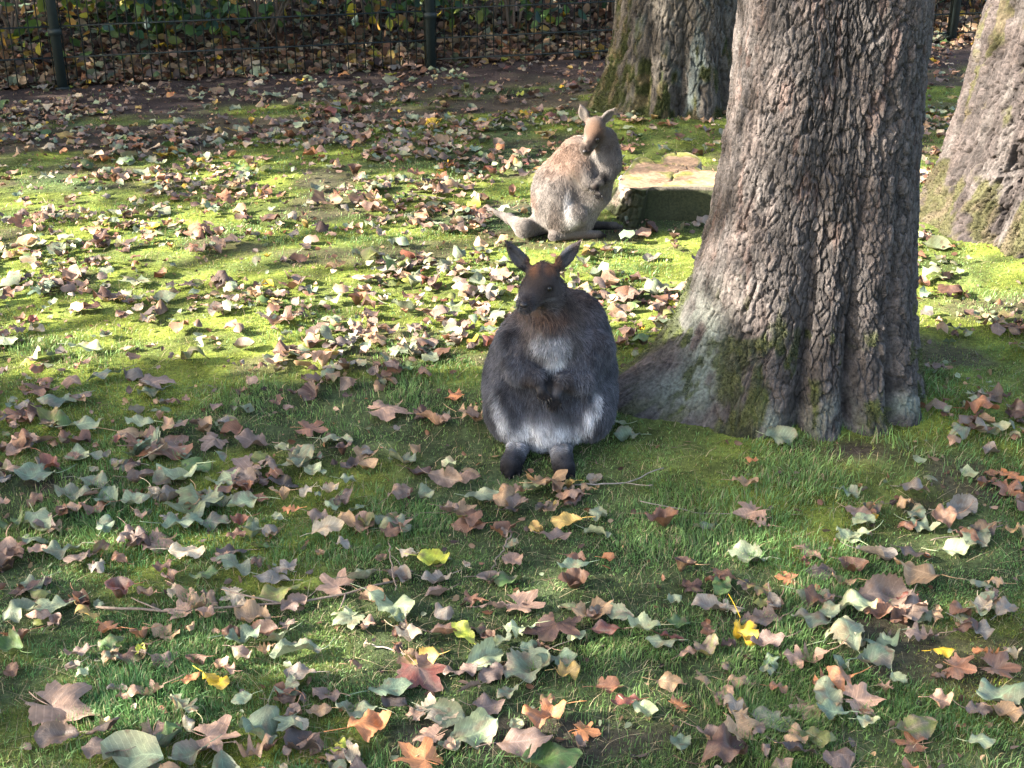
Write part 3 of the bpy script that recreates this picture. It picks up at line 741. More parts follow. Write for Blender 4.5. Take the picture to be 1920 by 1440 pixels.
for A, B, Cc, D_ in ((P(1090, 312, YB-.09), P(1102, 343, YB-.135), P(1114, 350, YB-.155), P(1119, 360, YB-.16)),
                     (P(1142, 312, YB-.07), P(1134, 330, YB-.10), P(1122, 342, YB-.14), P(1117, 348, YB-.15))):
    f2.cone(A, B, .038, .024, k=.03); f2.cone(B, Cc, .020, .013, k=.015); f2.cone(Cc, D_, .013, .010, k=.01)
    dr = (D_-Cc)/np.linalg.norm(D_-Cc)
    for o, l in ((-.011, .010), (-.0055, .014), (0, .016), (.0055, .014), (.011, .010)):
        a = D_+np.array([o*.7, -.003, 0]); b = a+dr*l+np.array([o*.5, -.003, -.002]); f2.cone(a, b, .0046, .0032, k=.003); paws2.append((b, dr))
tp = [P(1015, 425, YB+.03), G(982, 428, .045), G(955, 410, .035), G(916, 392, .012)]
f2.cone(tp[0], tp[1], .044, .029, k=.04); f2.cone(tp[1], tp[2], .029, .018, k=.02); f2.cone(tp[2], tp[3], .018, .006, k=.02)
E1, En1 = snap(f2, P(1117, 262, YB-.12)); E2, En2 = snap(f2, P(1091, 258, YB-.10)); N2, Nn2 = snap(f2, P(1096, 285, YB-.16))
V, F = f2.mesh((-.16, 4.62, -.02), (.48, 5.12, .62), .0055)
LT = np.array([.40, .36, .33])
blobs2 = [(P(1048, 285, YB), (.13, .25, .10), (.36, .225, .165), .85), (P(1100, 285, YB), (.11, .16, .05), (.34, .23, .17), .7),
          (P(1005, 375, YB-.02), (.035, .09, .045), (.22, .13, .095), .7),
          (P(1130, 312, YB-.08), (.035, .08, .05), LT*1.2, .8), (P(1112, 395, YB-.08), (.06, .08, .09), LT*1.35, .9),
          (P(1066, 385, YB-.15), (.020, .06, .070), np.array([.90, .86, .84]), .95), (P(1075, 420, YB-.15), (.03, .06, .04), np.array([.6, .58, .56]), .9),
          (P(1040, 412, YB-.13), (.028, .06, .075), (.22, .17, .145), .7), (P(1020, 420, YB-.1), (.022, .06, .05), LT*1.3, .6),
          (P(1114, 246, YB-.1), (.060, .09, .066), (.25, .150, .10), 1), (P(1120, 264, YB-.12), (.032, .05, .030), (.075, .052, .045), .95),  # brown head; dark cheek also carries the shade on the face's right half
          (P(1102, 275, YB-.14), (.024, .05, .026), (.040, .028, .024), .95), (P(1117, 275, YB-.13), (.020, .04, .007), (.34, .30, .27), .85), (P(1098, 262, YB-.13), (.007, .04, .018), (.40, .30, .24), .8), (P(1122, 294, YB-.10), (.040, .07, .020), (.55, .50, .46), .9),  # dark muzzle, cheek stripe and bib; narrow pale strip paints the sunlit left side
          (P(1142, 264, YB-.06), (.040, .09, .060), (.19, .150, .128), .85),
          (E1, (.014, .014, .010), (.03, .02, .016), .85), (E2, (.012, .012, .010), (.03, .02, .016), .85),
          (P(1088, 205, YB-.07), (.014, .02, .026), (.33, .20, .16), .6), (P(1150, 207, YB-.07), (.02, .03, .02), (.30, .19, .14), .6),
          (P(1133, 328, YB-.11), (.026, .06, .030), DARK, .95), (P(1118, 352, YB-.16), (.022, .04, .018), (.05, .03, .024), .95),
          ((.26, 4.735, .01), (.11, .05, .018), (.20, .13, .11), .7), ((.33, 4.85, .01), (.12, .04, .03), DARK*1.5, 1), ((.345, 4.75, .01), (.03, .04, .02), DARK*2, .9),  # far foot painted dark for the shadow on it; near toe dark
          (tp[2], (.12, .12, .06), LT*1.35, .7)]
for q, dr in paws2: blobs2.append((q, (.010, .010, .010), DARK, 1))
def colf2(p): return paint(p, (.30, .262, .235), blobs2)*.345
w2 = empty('wallaby', (.2, 4.8, 0), 'pale sunlit wallaby with its tail stretched left, sitting beside the stump', 'wallaby', 'wallabies on the leafy lawn')
under(link_mesh('body', V, F, M_SKIN, col=colf2(V)*.75), w2)
HEAD2 = P(1114, 250, YB-.08)
def comb2(p, n):
    down = np.zeros_like(p); down[:, 2] = -1; down[:, 0] = -.35
    tail = (p[:, 0] < .09) & (p[:, 2] < .12); down[tail] = (-1, .4, -.1)
    up = np.array([0, 0, 1.0])+np.sign(p[:, :1]-.31)*np.array([.5, 0, 0])
    c = comb_head(p, HEAD2, N2, .07, down); return np.where((p[:, 2] > HEAD2[2]+.045)[:, None], up, c)
z2 = [(HEAD2, (.065, .075, .07)), (P(960, 412, YB+.1), (.12, .15, .08)), (P(1090, 208, YB-.05), (.03, .05, .05)), (P(1145, 212, YB-.05), (.045, .05, .05)), ((.26, 4.74, .01), (.13, .06, .035)), ((.34, 4.85, .01), (.13, .05, .035)), (P(1118, 352, YB-.16), (.03, .04, .03))]
def len2(p): return .0105*(1-.58*small_zone(p, z2))
def lift2(p): return .26-.08*small_zone(p, z2)
def bare2(p): return np.clip(1.4*np.maximum(np.maximum(np.exp(-(np.linalg.norm(p-E1, axis=1)/.0065)**4), np.exp(-(np.linalg.norm(p-E2, axis=1)/.006)**4)), np.exp(-(np.linalg.norm(p-N2, axis=1)/.008)**4)), 0, 1)
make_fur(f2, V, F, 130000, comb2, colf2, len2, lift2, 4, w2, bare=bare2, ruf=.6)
toes2 = [(np.array([.35, 4.748, .010]), np.array([1, 0, -.1])), (np.array([.42, 4.855, .010]), np.array([1, 0, -.1]))]
face_parts(w2, [(E1, En1), (E2, En2)], N2, Nn2, .0088, .0088, paws2+toes2)
# ================================================================== fence
def lineY(t): return F0+FDIR*t                                   # point on the fence line
POSTS = [-2.02, 0.0, float((F1-F0)@FDIR), float((F1-F0)@FDIR)*2+.03, float((F3-F0)@FDIR), float((F3-F0)@FDIR)+2.1]
fence = empty('mesh_fence', (F0[0], F0[1], 0), 'dark green welded wire mesh fence on flat posts at the back', 'fence')
frot = math.atan2(FDIR[1], FDIR[0])
def fbox(name, t0, t1, n0, n1, z0, z1, parent):
    b = Bag(); b.box((t0, n0, z0), (t1, n1, z1)); ob = b.link(name, M_FENCE, smooth=False)
    return ob
def place_f(ob, t, z=0, parent=None):
    p = lineY(t); ob.location = (p[0], p[1], z); ob.rotation_euler = (0, 0, frot); bpy.context.view_layer.update
    M = Matrix.Translation(ob.location) @ Matrix.Rotation(frot, 4, 'Z')
    ob.parent = parent; ob.matrix_parent_inverse = Matrix.Translation(-fence.location); return ob
post_me = None
for t in POSTS:
    if post_me is None:
        b = Bag(); b.box((-.027, -.020, -.1), (.027, .020, 1.35)); b.box((-.038, -.034, .0), (.038, .034, .012)); b.box((-.034, -.030, 1.35), (.034, .030, 1.36))
        for z in (.30, .68, 1.06): b.box((-.036, -.032, z), (.036, -.0221, z+.035))
        ob = b.link('post', M_FENCE, smooth=False); post_me = ob.data
        bm_ = ob
    else: ob = bpy.data.objects.new('post', post_me); COL.objects.link(ob)
    place_f(ob, t, float(ground_h(*[np.array([c]) for c in lineY(t)])[0]), fence)
v_, f_ = tube([(0, 0, 0), (0, 0, .6), (0, 0, 1.24)], .0034, 4); vw = link_mesh('vertical_wire', v_, f_, M_FENCE); vme = vw.data; bpy.data.objects.remove(vw)
for i in range(len(POSTS)-1):
    t0, t1 = POSTS[i]+.035, POSTS[i+1]-.035; L = t1-t0; right = i >= 2
    pan = bpy.data.objects.new('mesh_panel', None); COL.objects.link(pan); place_f(pan, t0, .02 if not right else .055, fence)
    nW = int(L/.05)
    for k in range(nW+1):
        o = bpy.data.objects.new('vertical_wire', vme); COL.objects.link(o); o.parent = pan; o.location = (k*L/nW, 0, 0)
    zs_ = [.03 if not right else .0]+[.17 if not right else .125]
    while zs_[-1]+.17 < 1.25: zs_.append(zs_[-1]+.17)
    if not right: zs_ = [.15+.17*k for k in range(7)]
    v_, f_ = tube([(-.03, 0, 0), (L*.5, 0, 0), (L+.03, 0, 0)], .0036, 4)
    hw = link_mesh('horizontal_wire', v_, f_, M_FENCE); hme = hw.data; bpy.data.objects.remove(hw)
    for z in zs_:
        for s_ in (-.0062, .0062):
            o = bpy.data.objects.new('horizontal_wire', hme); COL.objects.link(o); o.parent = pan; o.location = (0, s_, z)

# ================================================================== shrubs and climbers behind the fence
PALF = np.array([(.030, .055, .018), (.045, .075, .02), (.02, .045, .025), (.09, .10, .02), (.22, .17, .02), (.16, .08, .02), (.10, .05, .03), (.02, .04, .035)])
def shrub(t, back, w, h, n, seed, label, name='shrub', pal=(4, 4, 3, 2, 1, 1, 2, 2), size=.032, blob=10):
    r = np.random.default_rng(seed); p = lineY(t)+FN*back; z0 = float(ground_h(np.array([p[0]]), np.array([p[1]]))[0])
    root = empty(name, (p[0], p[1], z0), label, 'shrub' if name == 'shrub' else 'hedge plant', 'shrubs behind the fence')
    b = Bag()
    for k in range(9):
        a = r.uniform(0, 6.28); L = r.uniform(.4, 1)*w*.5
        pth = limb_path((p[0]+r.normal()*.05, p[1]+r.normal()*.05, z0-.03), (p[0]+L*math.cos(a), p[1]+L*math.sin(a)*.6, z0+h*r.uniform(.5, 1)), 7, r, .2)
        v_, f_ = tube(pth, np.linspace(.012, .003, 7), 5); b.add(v_, f_)
        for _ in range(3):
            s0 = pth[r.integers(2, 6)]; v_, f_ = tube(limb_path(s0, s0+r.normal(size=3)*np.array([.2, .15, .2]), 5, r, .2), np.linspace(.004, .0015, 5), 4); b.add(v_, f_)
    under(b.link('stems', M_TWIG), root)
    cc = r.uniform(-1, 1, (blob, 3))*np.array([w*.5, w*.28, h*.5])+np.array([p[0], p[1], z0+h*.5])
    q = cc[r.integers(0, blob, n)]+r.normal(size=(n, 3))*np.array([w*.16, w*.12, h*.15]); q = q[q[:, 2] > z0+.03]; q = q[beyond(q[:, 0], q[:, 1]) > .03]
    sz = size*r.uniform(.6, 1.5, len(q)); V, F = leaf_quads(q, sz, r)
    pw = np.array(pal, float); ci = np.array([1.5, 1.7, 1.5])*PALF[r.choice(8, len(q), p=pw/pw.sum())]*r.uniform(.6, 1.5, (len(q), 1))
    under(link_mesh('foliage', V, F, M_FOL, col=np.repeat(ci, 6, 0), smooth=False), root)
SH = [(-2.6, .9, 'broad dark shrub behind the far left end of the fence'), (-1.5, .75, 'dark green shrub left of the first fence post'), (-.35, .7, 'leafy ivy-like shrub directly behind the left fence post'),
      (.5, .85, 'thin shrub just right of the left fence post'), (1.25, .7, 'yellowing shrub behind the middle of the left fence panel'), (1.95, .8, 'blue-green broadleaf shrub left of the middle fence post'),
      (2.75, .7, 'yellow and green shrub right of the middle fence post'), (3.5, .8, 'dark shrub behind the fence beside the mossy trunk'), (4.4, .75, 'low shrub behind the fence hidden by the mossy trunk'),
      (5.3, .8, 'green shrub behind the fence between the two right trunks'), (6.2, .8, 'shrub behind the fence at the far right')]
for i, (t, bk, lb) in enumerate(SH): shrub(t, bk, 1.25, 1.5, 1300, 100+i, lb, pal=((4, 4, 3, 2, 1, 1, 2, 2), (5, 2, 5, 1, .5, .5, 1, 4), (3, 5, 1, 4, 3, 2, 2, 1))[i % 3])
for i in range(9): shrub(-3.2+i*1.25, 2.2+(i % 2)*.5, 1.9, 2.0, 1500, 150+i, 'dense evergreen bush in the second row behind the fence, %s' % ['first from the left', 'second from the left', 'third from the left', 'fourth from the left', 'in the middle', 'fourth from the right', 'third from the right', 'second from the right', 'first from the right'][i], size=.045, pal=(5, 3, 5, 1, .4, .3, .6, 3))
for i in range(8): shrub(-5+i*2.2, 5.2+(i % 3)*.6, 3.0, 2.6, 1700, 180+i, 'tall dark bush in the last row behind the fence, %s' % ['first from the left', 'second from the left', 'third from the left', 'fourth from the left', 'fourth from the right', 'third from the right', 'second from the right', 'first from the right'][i], size=.075, pal=(5, 3, 5, .6, .3, .2, .5, 3))
# pale forked branch leaning behind the fence
def branch(name, paths, label, cat, mat=None, colr=None):
    b = Bag()
    for pth, r0, r1 in paths: v_, f_ = tube(pth, np.linspace(r0, r1, len(pth)), 6); b.add(v_, f_)
    ob = b.link(name, mat or M_TWIG); at_origin(ob, tuple(np.asarray(paths[0][0][0], float))); return tag(ob, label, cat)
rb = np.random.default_rng(77)
M_PALE = col_mat('pale_twig', .8, .2, var=.3, vscale=150, flat=(.20, .175, .15))
jn = P(448, 68, 8.35)
branch('fallen_branch', [(limb_path(P(470, 95, 8.3), jn, 5, rb, .05), .010, .009), (limb_path(jn, P(560, -60, 8.5), 8, rb, .1), .009, .006), (limb_path(jn, P(340, -40, 8.4), 8, rb, .1), .007, .004), (limb_path(P(490, 30, 8.4), P(430, -60, 8.45), 6, rb, .1), .006, .003)],
       'pale forked branch leaning in the undergrowth behind the left fence panel', 'branch', M_PALE)
for (a, b_, r0, lb) in ((P(1150, 95, 9.0), P(1158, -60, 9.0), .022, 'thin pale sapling stem behind the fence left of the mossy trunk'), (P(885, 90, 9.2), P(892, -60, 9.2), .016, 'grey sapling stem behind the fence right of the middle post'), (P(610, 90, 9.4), P(600, -60, 9.4), .02, 'dark sapling stem behind the left fence panel')):
    a = np.array(a); a[2] = float(ground_h(a[:1], a[1:2])[0])-.02; b_ = np.array(b_); b_[2] = 2.4
    branch('sapling', [(limb_path(a, b_, 9, rb, .05), r0, r0*.6)], lb, 'sapling', M_PALE if 'dark' not in lb else M_TWIG)

# ================================================================== leaves
PAL = {'greygreen': (.150, .185, .120), 'palegreen': (.26, .31, .185), 'bluegreen': (.115, .165, .110), 'green': (.065, .125, .035), 'olive': (.12, .14, .04),
       'grey': (.17, .155, .135), 'greybrown': (.155, .115, .095), 'mauve': (.165, .118, .100), 'pinktan': (.33, .21, .150), 'tan': (.30, .20, .115), 'cream': (.46, .38, .27),
       'brown': (.115, .060, .038), 'darkbrown': (.055, .030, .024), 'rust': (.20, .095, .055), 'orange': (.40, .17, .07), 'yellow': (.50, .33, .02), 'lime': (.36, .40, .05),
       'red': (.15, .050, .038), 'darkpurple': (.050, .040, .038), 'gold': (.34, .24, .07)}
CNAME = {'greygreen': 'grey-green', 'palegreen': 'pale green', 'bluegreen': 'blue-green', 'green': 'green', 'olive': 'olive', 'grey': 'grey', 'greybrown': 'grey-brown', 'mauve': 'dull mauve', 'pinktan': 'pinkish tan', 'tan': 'tan', 'cream': 'cream',
         'brown': 'brown', 'darkbrown': 'dark brown', 'rust': 'rusty', 'orange': 'orange', 'yellow': 'yellow', 'lime': 'yellow-green', 'red': 'dark red', 'darkpurple': 'dark purple', 'gold': 'golden'}
for _k in PAL: PAL[_k] = tuple(np.array(PAL[_k])*np.array([1.02, .98, .91]))
def leaf_shape(kind, r, fine=True):
    """unit leaf, length 1 along +x from the base at x=0, lying in XY; returns V, F, uv"""
    if kind in ('ovate', 'oak'):
        nu = (30 if kind == 'oak' else 22) if fine else (13 if kind == 'oak' else 7); vs = np.array([-1, -.66, -.33, 0, .33, .66, 1]) if fine else np.array([-1, 0, 1.])
        u = np.linspace(0, 1, nu)
        wid = r.uniform(.26, .37) if kind == 'ovate' else r.uniform(.24, .31); pk = r.uniform(.42, .6)
        w = np.where(u < pk, np.sin(u/pk*math.pi/2)**.75, np.cos((u-pk)/(1-pk)*math.pi/2)**.7)*wid+.004
        if kind == 'oak':
            lob = .5+.5*np.cos((u-.03)*2*math.pi*4.5+math.pi*.5)
            w = w*(.42+.75*lob)
            wl = w*(1+.1*r.normal(size=nu)); wr = w[np.clip(np.arange(nu)+r.integers(-1, 2), 0, nu-1)]*(1+.1*r.normal(size=nu))
        else:
            se = .05*np.where(np.arange(nu) % 2 == 0, 1, -1) if fine else 0
            wl = w*(1+se+.04*r.normal(size=nu)); wr = w*(1+se+.04*r.normal(size=nu))
            if r.random() < .35:                     # a bite out of the edge
                kb = r.uniform(.3, .9); (wl if r.random() < .5 else wr)[:] *= 1-.6*np.exp(-((u-kb)/.06)**2)
        U, Vv = np.meshgrid(u, vs)
        side = np.where(Vv < 0, wl[None], wr[None])
        x = U+(-.06 if kind == 'ovate' else .03)*np.abs(Vv)*0; y = Vv*side
        Vt = np.stack([x.ravel(), y.ravel(), np.zeros(x.size)], 1); F = grid_faces(nu, len(vs)); uv = np.stack([U.ravel(), Vv.ravel()], 1)
        uv[:, 1] *= .9
        return Vt, F, uv
    # maple: five pointed lobes round the petiole joint
    na = 60 if fine else 26; ph = np.linspace(-2.75, 2.75, na)
    lob = np.zeros(na)
    for c, l, w in ((0, 1, .50), (.92, .88, .46), (-.92, .88, .46), (1.85, .62, .42), (-1.85, .62, .42)):
        lob = np.maximum(lob, l*r.uniform(.9, 1.08)*np.clip(1-np.abs(ph-c)/w*.62, 0, 1)**.8)
    lob = np.maximum(lob, .47+.05*np.cos(ph*9))*(1+.06*np.cos(ph*22+r.uniform(0, 6)))
    rings = np.array([0, .35, .7, 1.0]) if fine else np.array([0, .6, 1.0])
    RR, PH = np.meshgrid(rings, ph, indexing='ij'); rad = RR*lob[None]
    x = .22+.70*rad*np.cos(PH); y = .78*rad*np.sin(PH)
    Vt = np.stack([x.ravel(), y.ravel(), np.zeros(x.size)], 1); F = grid_faces(na, len(rings))
    uv = np.stack([x.ravel(), (y.ravel())*1.3], 1)
    return Vt, F, uv
def shape_leaf(kind, L, curl, fold, r, fine=True, stem=True):
    Vt, F, uv = leaf_shape(kind, r, fine)
    x, y = Vt[:, 0]-.5, Vt[:, 1]
    z = fold*np.abs(y)*1.1+curl*(x*x*1.3)+curl*.7*y*y*2*r.uniform(-.4, 1)
    ph = r.uniform(0, 6.28, 4)
    wob = .045*np.sin(x*7+ph[0])*np.sin(y*8+ph[1])+.030*np.sin(x*15+ph[2])*np.abs(uv[:, 1])+.10*x*y*r.normal()+.05*np.sin(uv[:, 0]*9*6.28-np.abs(uv[:, 1])*3)*0
    z = z+1.35*wob*(1+2*abs(curl))
    if r.random() < .3 and kind != 'maple':          # one edge rolled over
        sgn = r.choice([-1, 1]); e = np.clip(y*sgn-.12, 0, 1); z = z+e*1.5; y = y-sgn*e*.6
    z = np.clip(z, -.22, .30)
    if fine: z = z-.012*(1-np.clip(np.abs((((uv[:, 0]-.3*np.abs(uv[:, 1]))*9) % 1)-.5)*2, 0, 1))*np.abs(uv[:, 1])
    Vt = np.stack([x*L*(1-.25*abs(curl)), y*L*(1-.3*abs(fold)), z*L], 1); F = [F]
    if stem and fine:
        n = 5; t = np.linspace(0, 1, n); sx = Vt[:, 0].min() if kind != 'maple' else (.22-.5)*L; sl_ = L*r.uniform(.25, .5); bend = r.normal()*.3
        i0 = np.argmin(np.abs(x+.5)+np.abs(y)) if kind != 'maple' else 0; z0 = Vt[i0, 2]
        pth = np.stack([sx-t*sl_, bend*sl_*t**2, z0+L*.02*t+r.uniform(-.02, .25)*sl_*t**1.5], 1)
        sv, sf = tube(pth, np.linspace(.011, .008, n)*math.sqrt(L/.08)*.09, 4)
        F = F+[f+len(Vt) for f in sf]; Vt = np.vstack([Vt, sv]); uv = np.vstack([uv, np.tile([[.5, 0.]], (len(sv), 1))])
    Vt[:, 2] -= np.percentile(Vt[:, 2], 12)
    return Vt, F, uv
def leaf_xform(V, loc, yaw, tx, ty):
    M = np.array((Matrix.Rotation(yaw, 3, 'Z') @ Matrix.Rotation(ty, 3, 'Y') @ Matrix.Rotation(tx, 3, 'X')))
    return V@M.T+np.array(loc)
def leaf_cols(V, uv, base, r, second=None):
    c = np.ones((len(V), 3))*np.array(base)*r.uniform(.85, 1.15)
    n = fbm(uv[:, 0]*3+r.uniform(0, 90), uv[:, 1]*3, 0, 3, 3)
    sec = np.array(second if second is not None else PAL['brown']); m = sstep(.5, .68, n)*r.uniform(0, .8)
    c = mixc(c, sec*np.ones((len(V), 3)), m)
    edge = sstep(.75, 1, np.abs(uv[:, 1]))*r.uniform(0, .5); return mixc(c, np.array(PAL['brown'])*np.ones((len(V), 3)), edge)

LM = """117 1031 o 75 greygreen|310 1015 m 75 pinktan|350 1036 o 70 cream|306 1058 o 45 brown|408 1044 m 40 pinktan|434 1033 o 62 darkpurple|488 1024 o 40 green|383 1086 o 55 green|437 1066 o 80 greygreen|510 1087 o 70 grey|620 1093 m 70 pinktan|678 1087 o 60 greygreen|226 1109 c 75 red|87 1135 o 80 palegreen|430 1120 m 48 cream|328 1146 m 58 pinktan|388 1158 o 45 pinktan|525 1113 o 85 olive|552 1137 o 60 mauve|474 1164 o 80 tan|492 1190 o 60 rust|459 1208 o 72 bluegreen|312 1186 o 65 tan|204 1175 k 60 orange|262 1190 c 55 rust|25 1219 o 75 green|146 1226 o 50 mauve|306 1239 o 62 greybrown|368 1241 c 55 brown|555 1232 o 95 greygreen|262 1299 k 92 pinktan|405 1283 o 62 yellow|359 1279 o 38 orange|565 1270 o 65 grey|98 1310 o 62 darkpurple|135 1337 m 130 pinktan|108 1390 o 80 greybrown|190 1412 o 80 greybrown|250 1424 o 130 palegreen|357 1419 o 85 greygreen|418 1381 m 95 pinktan|598 1332 o 50 tan|667 1330 o 85 greygreen|612 1303 o 60 mauve|768 1044 o 45 cream|813 1062 o 65 lime|818 1087 o 60 grey|822 1047 o 50 greygreen|733 1138 o 100 palegreen|953 1089 o 66 green|915 1087 c 60 greybrown|1075 1067 o 62 bluegreen|1141 1047 o 32 orange|1079 1050 o 42 rust|1075 1095 c 80 brown|1041 1011 o 60 mauve|995 1135 m 80 pinktan|926 1143 o 60 mauve|973 1176 k 66 palegreen|1068 1143 o 45 palegreen|1159 1157 o 62 greygreen|1137 1183 o 66 red|1207 1179 o 66 palegreen|1240 1201 o 62 palegreen|1272 1163 o 50 green|1261 1190 o 45 red|908 1230 o 92 palegreen|990 1252 o 118 greygreen|1043 1233 o 92 bluegreen|802 1274 m 100 red|864 1262 o 70 mauve|733 1299 o 82 bluegreen|741 1321 o 60 darkpurple|828 1325 m 84 cream|836 1340 o 76 greygreen|915 1322 o 70 mauve|1021 1347 o 90 orange|1105 1363 m 52 orange|879 1380 o 128 palegreen|798 1386 m 60 pinktan|775 1420 m 96 orange|985 1394 o 105 mauve|1035 1420 o 115 green|1141 1285 o 55 rust|1172 1318 o 56 red|1207 1329 o 58 palegreen|1280 1318 m 42 orange|1331 1380 c 70 mauve|1258 1280 o 60 tan|1402 1040 o 76 greygreen|1526 1026 m 60 pinktan|1599 1005 o 64 palegreen|1643 1036 o 78 grey|1792 1028 o 60 palegreen|1712 1040 o 55 darkpurple|1716 1078 o 95 tan|1599 1062 o 62 brown|1654 1124 o 122 greybrown|1584 1088 o 55 tan|1537 1070 o 62 darkpurple|1471 1079 m 42 orange|1428 1157 o 80 greybrown|1522 1168 o 80 greygreen|1329 1136 o 66 grey|1439 1205 o 66 mauve|1511 1231 k 92 pinktan|1559 1278 k 92 orange|1643 1238 o 80 bluegreen|1727 1190 k 66 mauve|1657 1205 o 76 bluegreen|1847 1230 k 60 orange|1810 1260 m 66 rust|1887 1256 m 76 brown|1452 1351 o 98 greygreen|1533 1387 o 72 olive|1491 1388 o 60 tan|1497 1416 o 66 darkpurple|1572 1424 o 76 mauve|1559 1340 o 66 bluegreen|1627 1311 m 80 pinktan|1628 1356 o 45 palegreen|1716 1369 o 86 olive|1701 1388 m 60 rust|1840 1395 o 54 palegreen|1890 1334 o 60 tan|1889 1302 o 122 bluegreen|1388 1278 o 60 tan|197 709 o 66 bluegreen|302 722 m 70 mauve|84 735 m 66 brown|110 750 o 80 bluegreen|284 737 o 56 bluegreen|313 830 m 128 rust|259 815 o 80 tan|164 801 o 66 palegreen|262 797 o 55 palegreen|590 805 m 60 rust|632 823 o 60 palegreen|474 831 o 76 mauve|335 893 o 92 palegreen|419 896 o 72 palegreen|273 896 o 72 greybrown|368 870 o 66 green|66 892 o 80 bluegreen|138 928 o 72 greygreen|175 903 o 62 greygreen|255 940 o 58 palegreen|328 929 o 70 grey|408 940 o 66 greygreen|456 951 o 66 palegreen|547 958 k 36 orange|525 933 c 56 tan|343 987 o 82 bluegreen|405 976 o 66 bluegreen|175 954 o 60 rust|445 877 m 88 mauve|652 900 o 38 greygreen|616 1004 o 66 cream|645 845 c 44 darkbrown|755 861 o 66 greygreen|838 908 o 74 greybrown|904 932 o 66 greygreen|742 771 m 92 pinktan|846 746 m 40 orange|1062 986 o 60 gold|1120 1000 o 55 greygreen|1395 916 o 58 tan|1408 876 o 28 orange|1397 969 m 64 pinktan|1590 1004 o 60 palegreen|1802 952 o 74 grey|1700 986 o 50 rust|1176 824 o 52 bluegreen|1462 838 o 64 greygreen|1320 985 o 50 bluegreen|1900 886 m 50 orange|1240 775 c 60 brown|1150 800 o 50 palegreen|820 1110 o 50 mauve|60 1010 o 70 greygreen|20 985 o 60 green|1850 905 c 50 brown|1735 985 o 60 greygreen|1430 985 k 40 pinktan"""
KN = {'o': 'ovate', 'k': 'oak', 'm': 'maple', 'c': 'ovate'}
leafrecs = []          # dicts: pos, kind, L, yaw, colour key, curl, fold, tx, ty, crumpled
lr = np.random.default_rng(91)
for ent in LM.split('|'):
    a = ent.split(); px, py, kd, ln, ck = float(a[0]), float(a[1]), a[2], float(a[3]), a[4]
    p = G(px, py, .012); s = project(p)[2]
    yaw = lr.choice([0, math.pi])+lr.normal()*.36
    leafrecs.append(dict(p=p[:2], kind=KN[kd], L=ln/s*1.06, yaw=yaw, c=ck, curl=lr.uniform(.1, .5)*(.5 if kd == 'm' else 1) if kd != 'c' else 1.1, fold=lr.uniform(-.1, .35)*(.4 if kd == 'm' else 1) if kd != 'c' else .8, tx=lr.normal()*.13, ty=lr.normal()*.10, cr=kd == 'c', lm=True))
leafrecs[[i for i, e in enumerate(LM.split('|')) if e.startswith('838 908')][0]].update(tx=.75, fold=.5, yaw=-.5)
lmxy = np.array([q['p'] for q in leafrecs])
# fill: random leaves over the lawn
def lawn_density(px, py):
    d = np.full(px.shape, .80)
    d = np.where(py < 700, 1.0, d)
    d = np.where((py > 700) & (px < 900), 1.0, d)
    d = d*(1-.80*np.exp(-(((px-1420)/330)**2+((py-890)/75)**2)))
    d = d*(1-.75*np.exp(-(((px-1250)/120)**2+((py-460)/50)**2)))
    d = d*(1-.6*np.exp(-(((px-760)/160)**2+((py-930)/90)**2)))
    d = d*(1-.7*np.exp(-(((px-1850)/90)**2+((py-510)/40)**2)))
    d = d*np.where(py > 1000, .80, 1); d = np.where((py < 205) & (py > 100), d*.38, d)
    return d
NR = 10500
cx = lr.uniform(-4, 4.6, NR*4); cy = lr.uniform(1.2, 11, NR*4)
px, py, s = project(np.stack([cx, cy, np.zeros_like(cx)], 1))
keep = (px > -260) & (px < 2180) & (py < 1600)
cx, cy, px, py, s = cx[keep], cy[keep], px[keep], py[keep], s[keep]
dn = lawn_density(px, py)*(.25+1.5*sstep(.35, .62, fbm(cx*2.3, cy*3.2, 0, 3, 92)))
bb = beyond(cx, cy); dn = np.where(bb > .0, np.where(bb > 2.4, .25, 1.6), dn)
acc = lr.random(len(cx)) < np.clip(dn/1.75, 0, 1)
cx, cy, bb = cx[acc], cy[acc], bb[acc]
blocked = np.zeros(len(cx), bool)
for t in TRUNKS: blocked |= t.inside(cx, cy, .02)
blocked |= np.hypot((cx-STUMP_C[0])/.33, (cy-STUMP_C[1])/.30) < 1
blocked |= np.hypot((cx-.08)/.20, (cy-3.05)/.25) < 1
blocked |= np.hypot((cx-.18)/.26, (cy-4.83)/.2) < 1
blocked |= (np.abs(cx-.10) < .1) & (cy > 2.8) & (cy < 3.1)
blocked |= (np.abs(cx-.11) < .14) & (cy > 4.3) & (cy < 4.72)
dmin = np.sqrt(((np.stack([cx, cy], 1)[:, None]-lmxy[None])**2).sum(-1)).min(1); blocked |= dmin < .045
cx, cy, bb = cx[~blocked], cy[~blocked], bb[~blocked]
KEYS = ['greygreen', 'palegreen', 'bluegreen', 'green', 'olive', 'grey', 'greybrown', 'mauve', 'pinktan', 'tan', 'cream', 'brown', 'darkbrown', 'rust', 'orange', 'yellow', 'lime', 'red', 'darkpurple', 'gold']
WN = np.array([13, 9, 4, 2.5, 3, 7, 10, 6, 13, 9, 4, 9, 6, 5, .5, .4, .4, 1.2, 3, .8])
WF = np.array([10, 9, 7, 3, 2, 6, 8, 6, 13, 9, 5, 9, 5, 5, 3, 2, 1, 2, 3, 3])
